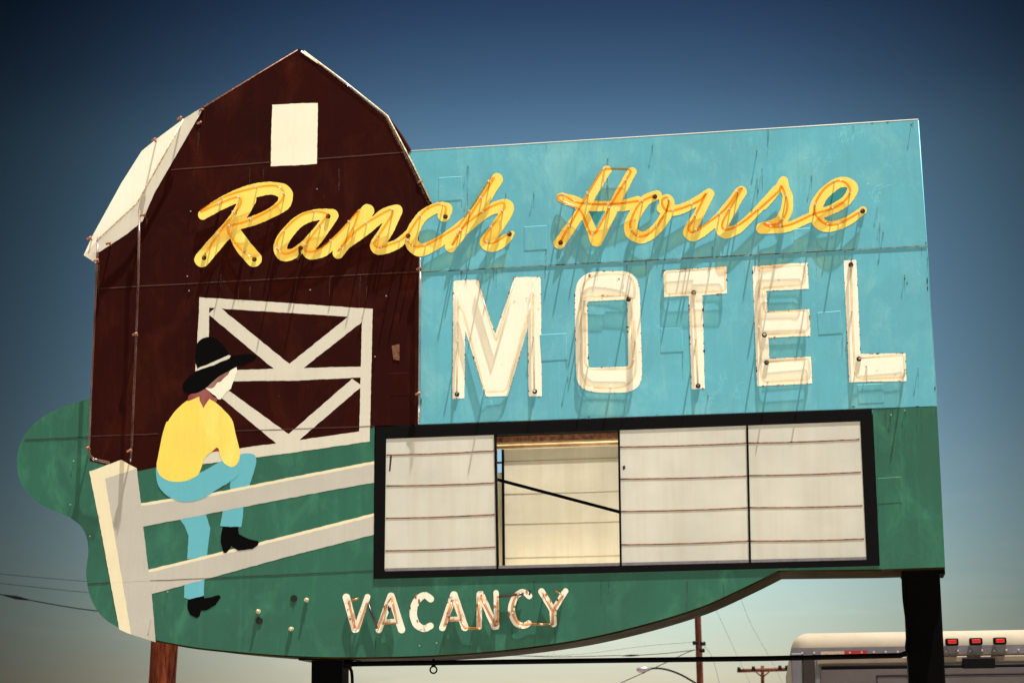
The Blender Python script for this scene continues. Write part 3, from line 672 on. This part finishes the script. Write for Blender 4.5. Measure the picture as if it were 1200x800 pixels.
# ---- barn outline tubes and their brackets; roof-edge highlights put in as coloured tubes
def outline(pts, mat, d=.045, r=.0075, brk=(), ends=(False, False)):
    P = [sp(q, d) for q in pts]
    link('tube_or_edge_highlight', tube(P, r, sides=8), M[mat], barn)
    for q in brk:
        c = sp(q, 0); bm = tube([(c.x, .0, c.z), (c.x, -d-.006, c.z)], .0065, sides=7)
        tube([(c.x-.016, -d, c.z-.006), (c.x+.016, -d-.004, c.z+.006)], .0072, bm, sides=7)
        link('tube_bracket', bm, M['bracket'], barn)
outline([(163.5, 246), (162, 330), (158.5, 420), (154.5, 520), (153, 541)], 'tubepink', brk=[(170, 254), (161, 393), (154.5, 529)])
outline([(115, 278), (112.5, 330), (108, 430), (104, 525), (105, 533), (110, 538), (128, 542)], 'tubepink', brk=[(115.5, 307), (105, 526)])
outline([(215, 140), (190, 186), (160, 239), (113, 283)], 'socket', r=.006, brk=[(107.5, 281), (130, 287), (183, 166), (213, 141)])
outline([(234.5, 128), (290, 94.5), (349, 59)], 'bracket', d=-.003, r=.0052, brk=[(236, 129), (233.5, 144)])  # thin highlight of the left roof edge, put into a copper-coloured tube
outline([(353, 60.5), (373, 74)], 'cream', d=-.003, r=.0075)  # sunlit strip beside the apex, put into a cream-coloured tube
outline([(373, 74), (412, 104), (451.5, 136.5), (478, 188), (503, 239)], 'tubewhite', d=.000, r=.0055, brk=[(492, 213)])
outline([(356, 60), (404, 96), (454, 136), (483, 191), (505, 236)], 'socket', d=-.002, r=.005)
outline([(492.5, 302), (492, 400), (491, 495)], 'tubepink', d=.03, r=.008, brk=[(492, 316), (491, 462)])
link('roof_flashing', body([(455, 137), (459, 141), (481, 178), (479, 181)], -.05, .4), M['barn'], barn)
bm = bmesh.new(); body([(459, 405), (468, 403), (468, 422), (461, 421)], .003, .0, bm); link('torn_flap', bm, M['rust'], barn)

# ---- message board
Z_OUT = [(440, 500), (1021.8, 479), (1030.4, 662), (438.4, 677.6)]; Z_IN = [(452.5, 514), (1008, 493.5), (1015.5, 655.5), (450.5, 669)]
def frame_ring(outer, inner, d, back, bm=None):
    bm = bm or bmesh.new(); o = [SIGN(p, d) for p in outer]; n = [SIGN(p, d) for p in inner]
    V = [[bm.verts.new((x, y, z)) for x, z in q] for q in (o, n) for y in (-d, back)]
    of, ob, nf, nb = V
    for i in range(4):
        j = (i+1) % 4
        for q in ((of[i], of[j], nf[j], nf[i]), (ob[i], nb[i], nb[j], ob[j]), (of[j], of[i], ob[i], ob[j]), (nf[i], nf[j], nb[j], nb[i])): bm.faces.new(q)
    bmesh.ops.recalc_face_normals(bm, faces=bm.faces[:]); return bm
board = link('message_board', frame_ring(Z_OUT, Z_IN, .006, .07), M['frame'], sign)
link('rear_frame', frame_ring(Z_OUT, Z_IN, -.583, .599), M['frame'], board)
_c = [SIGN(p, -.07) for p in (Z_OUT[0], Z_OUT[1], Z_OUT[2], Z_OUT[3])]
link('side_wall', box(_c[3][0]+.01, _c[3][0]+.05, .071, .529, _c[3][1]+.02, _c[0][1]-.02), M['lining'], board)
link('side_wall', box(_c[2][0]-.06, _c[2][0]-.02, .071, .529, _c[2][1]+.02, _c[1][1]-.02), M['lining'], board)
link('cabinet_floor', box(_c[3][0]+.055, _c[2][0]-.065, .071, .529, max(_c[2][1], _c[3][1])+.010, max(_c[2][1], _c[3][1])+.030), M['lining'], board)
def lerp(a, b, t): return (a[0]+(b[0]-a[0])*t, a[1]+(b[1]-a[1])*t)
TOPX = lambda x: 514+(x-452.5)*(493.5-514)/(1008-452.5); BOTX = lambda x: 669+(x-450.5)*(655.5-669)/(1015.5-450.5)
divs = [(580, 583), (725, 727.5), (875.5, 879)]
cols = [((452.5, 450.5), (580, 582)), ((725, 727), (875.5, 879)), ((875.5, 879), (1008, 1015.5))]
tracks = [([533, 569, 607, 645], [528, 565.5, 602.5, 640.5]), ([523.5, 561, 599, 638], [519, 557.5, 594.6, 633.5]), ([519, 557, 594.5, 633.5], [514.5, 553, 592, 631])]
for (l, r_), (tl, tr_) in zip(cols, tracks):
    q = [(l[0], TOPX(l[0])-1), (r_[0], TOPX(r_[0])-1), (r_[1], BOTX(r_[1])-2), (l[1], BOTX(l[1])-2)]
    link('pane', body(q, .0035, .012), M['pane'], board)
    for a, b in zip(tl, tr_):
        ya = (a-514)/155; xl = l[0]+(l[1]-l[0])*ya; xr = r_[0]+(r_[1]-r_[0])*ya
        P = [sp(lerp((xl+1, a), (xr-1, b), t), -.0020)+Vector((0, 0, random.uniform(-.0005, .0005)-.004*math.sin(math.pi*t))) for t in [i/12 for i in range(13)]]
        link('letter_track', tube(P, .0072, sides=8), M['rust'], board)
for q in ([(457, 534), (459.4, 533.5), (457.5, 552), (455.8, 552)], [(729.5, 546), (732.5, 545), (732.8, 549), (730, 551)]):
    link('scuff_mark', body(q, .0039, .003), M['chipdark'], board)
for a, b in divs:
    link('divider', body([(a-1.2, TOPX(a)-1), (a+1.2, TOPX(a)-1), (b+1.2, BOTX(b)), (b-1.2, BOTX(b))], .007, .02), M['frame'], board)
link('sill_tray', body([(451, 665.5), (1015.5, 652), (1016, 656.5), (451, 670)], .004, .02), M['grey'], board)
# inside and back of the board: lining, lamp tubes, pale yellow rear panes
x0 = SIGN((452.5, 514), 0)[0]+.004; x1 = SIGN((1012, 560), 0)[0]-.004; zt = SIGN((730, 504), 0)[1]; zb = SIGN((730, 662), 0)[1]
bt = sp((590, 560), -.575); xg = bt.x
def rear(xa, xb, za=zb-.03, zc=zt+.03): return box(xa, xb, .575, .580, za, zc)
xr1 = sp((590.5, 600), -.575).x; xr2 = sp((727, 600), -.575).x; xg0 = sp((584, 600), -.575).x
link('rear_pane', rear(x0-.02, xg0-.004), M['backpane'], board); link('rear_pane', rear(xr1, xr2+.06), M['backpane'], board); link('rear_pane', rear(xr2+.066, x1+.02), M['backpane'], board)
zgap0 = sp((587, 553.5), -.575).z; zgap1 = sp((587, 527), -.575).z
link('rear_pane', rear(xg0-.002, xr1-.002, zb-.03, zgap0), M['backpane'], board)
link('rear_bar', box(xr1-.009, xr1+.006, .555, .570, zb, zgap1), M['frame'], board)
link('rear_bar', box(xg0-.004, xr1, .556, .571, sp((587, 543), -.57).z, sp((587, 541), -.57).z), M['frame'], board)
link('rear_rail', box(x0, x1, .564, .573, zgap1, zgap1+.035), M['lining'], board)
for y in (537, 575.5, 611, 650.5):
    zz = sp((655, y+1), -.56).z; link('rear_track', tube([(xr1, .5770, zz-.0), (xr2+.05, .5770, zz+.0)], .0032, sides=6), M['reartrack'], board)
link('diagonal_brace', tube([sp((560, 555), -.18), sp((584, 562), -.18), sp((724, 599), -.18), sp((760, 609), -.18)], .010, sides=8), M['steel'], board)
for y, yy in ((516, .42), (521, .30)):
    zz = sp((655, y), -yy).z; link('lamp_tube', tube([(x0+.05, yy, zz), (x1-.05, yy, zz)], .013, sides=10), M['lampcap'], board)
link('rusty_lintel', box(x0+.02, x1-.02, .10, .13, sp((655, 515.5), -.1).z, zt+.03), M['rust'], board)

# ---- posts, plates and the hanging bar
def post(pxc, w, ztop):
    x, _ = SIGN((pxc, 785), -.30)
    bm = box(x-w/2, x+w/2, .30-w/2, .30+w/2, -.3, ztop); bevelled(bm, .012, 2)
    o = link('support_post', bm, M['steel'], sign); return x, o
xa, pa = post(387, .195, sp((387, 760), -.3).z); xb, pb = post(1085, .212, sp((1085, 640), -.3).z)
link('mounting_plate', box(xa-.155, xa+.155, .12, .48, sp((387, 771), -.2).z-.012, sp((387, 771), -.2).z+.02), M['steel'], pa)
link('mounting_plate', box(xb-.118, xb+.135, .16, .44, sp((1085, 669), -.1).z-.012, sp((1085, 669), -.1).z+.03), M['steel'], pb)
for x, o in ((xa, pa), (xb, pb)): link('footing', bevelled(box(x-.35, x+.35, -.05, .65, -.25, .06), .02, 1), plain('post footing concrete', (.32, .29, .25), .85), o)
bar = link('hanging_bar', tube([sp(p, -.22) for p in [(411, 777.5), (700, 773.5), (900, 771), (1055, 767.5), (1064, 764), (1068, 764)]], .0155, sides=8), M['steel'], sign)
rg = sp((508, 780), -.22); ringpts = [rg+Vector((math.cos(a)*.021, 0, math.sin(a)*.021-.022)) for a in [2*math.pi*i/16 for i in range(17)]]
link('ring', tube(ringpts, .005, sides=6), M['steel'], bar); link('eye_bolt', tube([rg+Vector((0, 0, .045)), rg+Vector((0, 0, -.004))], [.006, .014], sides=8), M['steel'], bar)
link('bar_hook', tube([sp(p, -.22) for p in [(404, 776), (412, 779)]], .03, sides=8), M['steel'], bar)
link('feed_cable', tube([sp(p, -.22) for p in smooth_path([(403, 768), (406, 778), (412, 786), (413, 812)], 4)], .010, sides=6), M['steel'], sign)
link('feed_cable', tube([sp(p, -.18) for p in smooth_path([(1057.5, 666), (1059, 700), (1062.5, 728), (1063.5, 742), (1062, 758), (1064, 766)], 4)], .008, sides=6), M['steel'], sign)

# ================================================================== BOX TRUCK
TY = R(7.0); TP = Plane(along(1140, 790, 14.9), TY)
tl = TP((927, 760)); tt = TP((1060, 738.5)); tc = TP((1143, 751))
hw = tc[0]-tl[0]; TOP = tt[1]; XC = tc[0]
truck = empty('box_truck', TP.o + TP.ex*XC, -TY)
tag(truck, 'white box truck with red marker lights parked behind the right sign post', 'truck')
M['truckwhite'] = plain('truck white', (.25, .208, .152), .75, 0, .15, .2, 2)
M['truckgrey'] = plain('truck dusty grey', (.13, .12, .135), .5, 0, .4, .3, 5)
M['truckdoor'] = plain('truck rollup door', (.155, .13, .135), .5, 0, .4, .2, 4)
M['trucktan'] = plain('truck header tan', (.21, .16, .11), .5, 0, .4, .25, 6)
M['truckdark'] = plain('truck dark channel', (.025, .014, .012), .6, .2, .4, .4, 9)
M['redlens'] = plain('red lamp lens', (.55, .015, .01), .15, 0, .6, .25, 40, coat=.6)
M['redtape'] = plain('red reflective tape', (.30, .012, .010), .35, 0, .5, .2, 40)
M['whitetape'] = plain('silver reflective tape', (.42, .30, .22), .35, 0, .5, .2, 40)
M['rubber'] = plain('tyre rubber', (.02, .02, .02), .8, 0, .2, .3, 20)
M['glass'] = plain('dark cab glass', (.02, .025, .03), .05, 0, .8, .1, 2)
M['chrome'] = plain('steel rim', (.5, .5, .5), .35, .7, .5, .3, 12)
bb = box(-hw, hw, 0, 5.2, .95, TOP)
ed = [e for e in bb.edges if (abs(e.verts[0].co.z-TOP) < 1e-4 and abs(e.verts[1].co.z-TOP) < 1e-4) or (abs(e.verts[0].co.x-e.verts[1].co.x) < 1e-4 and abs(e.verts[0].co.y-e.verts[1].co.y) < 1e-4)]
bmesh.ops.bevel(bb, geom=ed, offset=.13, segments=8, affect='EDGES', profile=.5)
cargo = link('cargo_box', bb, M['truckwhite'], truck, smooth=False)
for p in cargo.data.polygons: p.use_smooth = p.area < .2
tz = lambda y, x=1060: TP((x, y))[1]; tx = lambda x, y=775: TP((x, y))[0]-XC
rb = box(-hw+.005, hw-.005, -.012, .05, tz(767), tz(757)); link('rivet_band', rb, M['truckgrey'], truck)
rv = bmesh.new()
for i in range(30):
    x = -hw+.08+i*(2*hw-.16)/29; tube([(x, -.010, tz(763.3)), (x, -.020, tz(763.3))], [.009, .006], rv, sides=8)
tag(link('rivet_row', rv, M['whitetape'], truck), kind=None)
for s in (-1, 1):
    c0, c1 = tx(927), tx(940)
    a, b = (c0, c1) if s < 0 else (-c1, -c0)
    link('corner_post', bevelled(box(a, b, -.02, .10, .80, tz(763)), .008, 2), M['truckgrey'], truck)
    a, b = (tx(940.5), tx(954)) if s < 0 else (-tx(954), -tx(940.5))
    link('door_channel', bevelled(box(a, b, -.03, .03, .80, tz(765)), .006, 1), M['truckdark'], truck)
    a, b = (tx(954.5), tx(960)) if s < 0 else (-tx(960), -tx(954.5))
    link('door_channel_lip', box(a, b, -.022, .03, .80, tz(770)), M['truckgrey'], truck)
link('header_beam', bevelled(box(tx(957), -tx(957), -.035, .02, tz(776.5), tz(769.5)), .006, 2), M['trucktan'], truck)
link('reflective_tape', box(tx(962), tx(989.8), -.0165, -.0125, tz(766.8), tz(761.5)), M['whitetape'], truck)
link('reflective_tape', box(tx(990), tx(1017), -.0165, -.0125, tz(767.3), tz(761.0)), M['redtape'], truck)
link('reflective_tape', box(-tx(989.8), -tx(962), -.0165, -.0125, tz(766.8), tz(761.5)), M['whitetape'], truck)
link('reflective_tape', box(-tx(1017), -tx(990), -.0165, -.0125, tz(767.3), tz(761.0)), M['redtape'], truck)
dr = box(tx(960.5), -tx(960.5), -.005, .02, .95, tz(777)); door = link('rollup_door', dr, M['truckdoor'], truck)
for k in range(4):
    za = tz(784.5)-.42*(k+1)+.015; zc = tz(784.5)-.42*k-.03
    link('door_panel', bevelled(box(tx(1027), -tx(1027)+.02, -.012, -.004, za, zc-.025), .003, 1), M['truckdark'] if False else M['truckdoor'], door)
    fr = bmesh.new(); xa_, xb_ = tx(1026), -tx(1026)
    link('panel_groove', box(xa_, xb_, -.010, -.0045, zc-.018, zc-.008), M['truckdark'], door)
link('panel_groove', box(tx(1026), tx(1026)+.012, -.010, -.0045, .96, tz(792)), M['truckdark'], door)
link('door_rod', tube([(tx(962), -.05, tz(781)), (-tx(962), -.05, tz(781))], .014, sides=8), M['frame'], truck)
link('lock_box', bevelled(box(tx(1127), tx(1165), -.075, -.03, tz(783, 1146), tz(770.5, 1146)), .008, 2), M['frame'], truck)
for px in (1115, 1143, 1171):
    x, z = TP((px, 751.5 - (px-1143)*.02)); x -= XC
    hb = bevelled(box(x-.047, x+.047, -.055, -.004, z-.026, z+.026), .010, 2)
    l_ = link('marker_light', hb, M['frame'], truck)
    link('lens', bevelled(box(x-.032, x+.032, -.064, -.056, z-.012, z+.014), .004, 2), M['redlens'], l_)
    br = bmesh.new(); v = [br.verts.new(q) for q in ((x-.04, -.022, z-.027), (x+.04, -.022, z-.027), (x+.015, -.016, z-.085), (x-.015, -.016, z-.085))]; br.faces.new(v[::-1])
    r2 = bmesh.ops.extrude_face_region(br, geom=br.faces[:]); bmesh.ops.translate(br, vec=(0, .015, 0), verts=[g for g in r2['geom'] if isinstance(g, bmesh.types.BMVert)])
    link('light_bracket', br, M['truckgrey'], l_)
# running gear and cab
link('chassis', box(-.45, .45, .2, 6.9, .62, .85), M['frame'], truck); link('bumper', bevelled(box(-hw+.1, hw-.1, -.12, .02, .45, .60), .02, 2), M['frame'], truck)
cab = bmesh.new(); prof = [(5.3, .55), (5.3, 2.3), (6.1, 2.35), (6.75, 1.6), (7.5, 1.45), (7.6, .55)]
va = [cab.verts.new((-1.05, y, z)) for y, z in prof]; vb = [cab.verts.new((1.05, y, z)) for y, z in prof]
cab.faces.new(va[::-1]); cab.faces.new(vb)
for i in range(6): cab.faces.new((va[i], va[(i+1) % 6], vb[(i+1) % 6], vb[i]))
bmesh.ops.recalc_face_normals(cab, faces=cab.faces[:]); bevelled(cab, .05, 3); cabo = link('cab', cab, M['truckwhite'], truck)
for s in (-1, 1): link('side_window', box(s*1.056-.004, s*1.056+.004, 5.6, 6.25, 1.6, 2.15), M['glass'], cabo)
def wheel(x, y, r, w):
    bm = tube([(x-w/2, y, r), (x-w/2+.03, y, r), (x+w/2-.03, y, r), (x+w/2, y, r)], [r*.93, r, r, r*.93], sides=28); o = link('wheel', bm, M['rubber'], truck)
    link('rim', tube([(x-w/2-.008, y, r), (x+w/2+.008, y, r)], r*.55, sides=20), M['chrome'], o)
for s in (-1, 1):
    wheel(s*.95, 1.5, .45, .48); wheel(s*.95, 6.5, .45, .26)
    link('tail_light', bevelled(box(s*(hw-.28)-.07, s*(hw-.28)+.07, -.135, -.121, .48, .57), .006, 1), M['redlens'], truck)

# ================================================================== POLES AND WIRES
def pole_mesh(base, top, r0, r1, knots=18):
    P = [base.lerp(top, i/knots) for i in range(knots+1)]
    return tube(P, [r0+(r1-r0)*i/knots + random.uniform(-.004, .004)*r0*8 for i in range(knots+1)], sides=16)
def pole_between(name, px0, px1, y, ztop, w_px, mat):
    a = along(*px0, y); b = along(*px1, y); dirv = (a-b)/(a.z-b.z)
    base = b - dirv*(b.z+.4); top = b + dirv*(ztop-b.z); r = w_px/F*y/2
    rt = empty(name, (base.x, base.y, 0))
    o = link('pole_shaft', pole_mesh(base-Vector((base.x, base.y, 0)), top-Vector((base.x, base.y, 0)), r*1.05, r*.82), mat, rt)
    return rt, base, dirv
rt, _, _ = pole_between('timber_post', (193, 752), (190, 800), 19.0, 5.6, 34, M['wood'])
tag(rt, 'thick reddish brown timber pole standing behind the left end of the motel sign', 'pole')
up, ub, ud = pole_between('utility_pole', (817.5, 718), (820.5, 800), 52, 8.0, 8.2, M['fardwood'])
tag(up, 'slim wooden utility pole with curved street lamp arm, in the gap under the sign', 'utility pole')
def uloc(px, py, y, root): return along(px, py, y)-root.location
Pl = [uloc(*p, 52, up) for p in smooth_path([(817, 801), (800, 791), (785, 785), (772, 782.5), (760, 783)], 4)]
arm = link('lamp_arm', tube(Pl, .025, sides=6), M['frame'], up)
h0 = uloc(746, 784.5, 52, up); h1 = uloc(763, 783, 52, up)
lam = tube([h0, h0.lerp(h1, .2), h0.lerp(h1, .6), h1], [.03, .075, .07, .03], sides=10); link('lamp_head', lam, M['grey'], up)
link('lamp_lens', tube([h0.lerp(h1, .12)-Vector((0, 0, .04)), h0.lerp(h1, .5)-Vector((0, 0, .06)), h0.lerp(h1, .66)-Vector((0, 0, .03))], [.03, .06, .02], sides=10), M['whitetape'], up)
for px, py in ((814.5, 753), (823.5, 754), (822.5, 762)):
    q = uloc(px, py, 51.8, up); link('insulator', tube([q-Vector((.06, 0, 0)), q+Vector((.07, 0, .01))], .05, sides=8), M['frame'], up)
fp, fb, _ = pole_between('utility_pole', (893.5, 782), (893.7, 800), 84, along(893, 779.5, 84).z, 5, M['fardwood'])
tag(fp, 'distant utility pole with a wooden crossarm just left of the white truck', 'utility pole')
A0 = uloc(864, 785.4, 83.8, fp); A1 = uloc(926, 783.6, 83.8, fp)
link('crossarm', tube([A0, A1], .075, sides=4), M['fardwood'], fp)
for px, py in ((866, 784), (883, 783), (922, 782), (914, 782)):
    q = uloc(px, py, 83.7, fp); link('insulator', tube([q-Vector((0, 0, .08)), q+Vector((0, 0, .10))], [.09, .06], sides=8), M['frame'], fp)
for px in (884, 903):
    link('arm_brace', tube([uloc(px, 785.2, 83.7, fp), uloc(893.5, 793, 83.7, fp)], .03, sides=5), M['fardwood'], fp)
M['wire'] = plain('power line', (.006, .005, .006), .8, 0, .02)
def wire(label, pts, y0, y1, r, splice=None):
    p = smooth_path(pts, 5); n = len(p)
    P = [along(q[0], q[1], y0+(y1-y0)*i/(n-1)) for i, q in enumerate(p)]
    o = P[0].copy(); bm = tube([v-o for v in P], r, sides=5)
    if splice: 
        for t0, t1, k in splice:
            i0, i1 = int(t0*(n-1)), max(int(t0*(n-1))+1, int(t1*(n-1))); tube([P[i0]-o, P[i0].lerp(P[i1], .5)-o, P[i1]-o], [r*1.2, r*k, r*1.2], bm, sides=6)
    w = link('power_line', bm, M['wire'], None, loc=o); tag(w, label, 'power line', 'power lines behind the sign'); return w
wire('uppermost of the three faint wires left of the sign', [(-300, 640), (-80, 663), (0, 672), (105, 681), (400, 700), (640, 712)], 62, 62, .008)
wire('middle faint wire of the three left of the sign', [(-300, 650), (-80, 675), (0, 683), (105, 694), (400, 716), (640, 722)], 62, 62, .008)
wire('dark wire with a splice, lowest at the left of the sign', [(-300, 648), (-60, 688), (0, 696), (20, 700), (110, 715), (300, 730), (500, 738)], 45, 45, .013, splice=[(.38, .55, 3.2)])
wire('nearly level wire with a splice running left from the slim utility pole', [(500, 762), (640, 769), (725, 767.5), (733, 768), (780, 765), (814.5, 761)], 60, 52, .0095, splice=[(.52, .68, 3)])
wire('slanting wire dropping left from the slim utility pole', [(814.5, 761), (805, 764), (780, 776), (740, 794), (700, 812)], 52, 44, .0095)
wire('steep faint wire falling right under the sign towards the distant pole', [(800, 640), (838, 712), (864, 768), (882, 806)], 52, 70, .004)
wire('steep faint wire nearest the white truck', [(850, 640), (876, 722), (901, 768), (920, 806)], 52, 78, .004)
wire('faint wire dropping right from the slim utility pole', [(823, 754), (834, 768), (843, 800), (846, 812)], 52, 50, .004)
wire('thin wire sagging under the VACANCY line', [(560, 764), (620, 768), (680, 766), (760, 756), (812, 752)], 75, 52, .004)

# ================================================================== GROUND
gm, N, L, B = new_mat('sandy gravel lot')
g = N.new('ShaderNodeTexCoord').outputs['Object']
c = mixcol(N, L, ramp(N, L, noise(N, L, g, .35, 6, .6), .35, .65), (.33, .305, .275), (.42, .39, .35))
c = mixcol(N, L, ramp(N, L, noise(N, L, g, 22, 5, .7), .4, .75, 0, .5), c, (.2, .16, .12))
L.new(c, B.inputs['Base Color']); B.inputs['Roughness'].default_value = .9
bp = N.new('ShaderNodeBump'); bp.inputs['Strength'].default_value = .6; bp.inputs['Distance'].default_value = .03
L.new(noise(N, L, g, 30, 6, .7), bp.inputs['Height']); L.new(bp.outputs['Normal'], B.inputs['Normal'])
gb = bmesh.new()
bmesh.ops.create_grid(gb, x_segments=40, y_segments=40, size=2500)
tag(link('ground', gb, gm), kind='structure')

# ================================================================== LIGHT
# direction to the sun in sign space: almost in the plane of the panels, high, a little to the right and in front
sl = Vector((.20, -.108, 1.0)).normalized()
sw = Matrix.Rotation(-YAW, 3, 'Z') @ sl
sd = bpy.data.lights.new('sun', 'SUN'); sd.energy = 5.0; sd.angle = R(.53); sd.color = (1, .96, .89)
so = bpy.data.objects.new('sun', sd); COL.objects.link(so); so.location = sw*50
so.rotation_euler = sw.to_track_quat('Z', 'Y').to_euler()
w = bpy.data.worlds.new('World'); scene.world = w; w.use_nodes = True
N, L = w.node_tree.nodes, w.node_tree.links
bg = N['Background']
sky = N.new('ShaderNodeTexSky'); sky.sky_type = 'NISHITA'; sky.sun_disc = False
sky.sun_elevation = math.asin(sw.z); sky.sun_rotation = math.atan2(sw.x, sw.y)
sky.air_density = 1.0; sky.dust_density = 1.0; sky.ozone_density = 1.0
# sky tint: pale horizon, navy top and dark sides, lens vignette put into the colour
tc_ = N.new('ShaderNodeTexCoord'); sx = N.new('ShaderNodeSeparateXYZ'); L.new(tc_.outputs['Generated'], sx.inputs[0])
cr_ = N.new('ShaderNodeValToRGB'); cr_.color_ramp.interpolation = 'B_SPLINE'
stops = [(0, (.96, .72, .62)), (2.5, (.94, .82, .71)), (4.5, (.92, .98, .84)), (7, (.84, .97, .90)), (10, (.62, .79, .77)), (14, (.48, .66, .66)), (17, (.40, .54, .52)), (19, (.19, .27, .32)), (22, (.045, .072, .12)), (30, (.05, .08, .12))]
while len(cr_.color_ramp.elements) < len(stops): cr_.color_ramp.elements.new(.5)
for e, (el, c_) in zip(cr_.color_ramp.elements, stops): e.position = math.sin(R(el))/math.sin(R(30)); e.color = (*c_, 1)
L.new(ramp(N, L, sx.outputs['Z'], 0, math.sin(R(30))), cr_.inputs[0])
at = N.new('ShaderNodeMath'); at.operation = 'ARCTAN2'; L.new(sx.outputs['X'], at.inputs[0]); L.new(sx.outputs['Y'], at.inputs[1])
ad = N.new('ShaderNodeMath'); ad.operation = 'SUBTRACT'; L.new(at.outputs[0], ad.inputs[0]); ad.inputs[1].default_value = R(1.5)
ab = N.new('ShaderNodeMath'); ab.operation = 'ABSOLUTE'; L.new(ad.outputs[0], ab.inputs[0])
az = N.new('ShaderNodeMapRange'); az.interpolation_type = 'SMOOTHERSTEP'; L.new(ab.outputs[0], az.inputs['Value'])
for k_, v_ in (('From Min', R(0)), ('From Max', R(20)), ('To Min', 1.0), ('To Max', .08)): az.inputs[k_].default_value = v_
g1 = mixcol(N, L, 1.0, sky.outputs[0], cr_.outputs[0], 'MULTIPLY')
# thin wisps of high haze
wn = noise(N, L, scaled(N, L, tc_.outputs['Generated'], (5, 5, 34)), 2.2, 6, .62, .5)
g1 = mixcol(N, L, mul(N, L, ramp(N, L, wn, .5, .8, 0, .12), ramp(N, L, sx.outputs['Z'], .04, .17, 1, 0)), g1, (9, 8.2, 6.6))
vm = N.new('ShaderNodeVectorMath'); vm.operation = 'SCALE'; L.new(g1, vm.inputs[0]); L.new(az.outputs[0], vm.inputs['Scale'])
L.new(vm.outputs[0], bg.inputs['Color']); bg.inputs['Strength'].default_value = .05

vs = scene.view_settings
vs.view_transform = 'Standard'; vs.look = 'None'; vs.gamma = 1; vs.use_curve_mapping = False; vs.exposure = 1.68
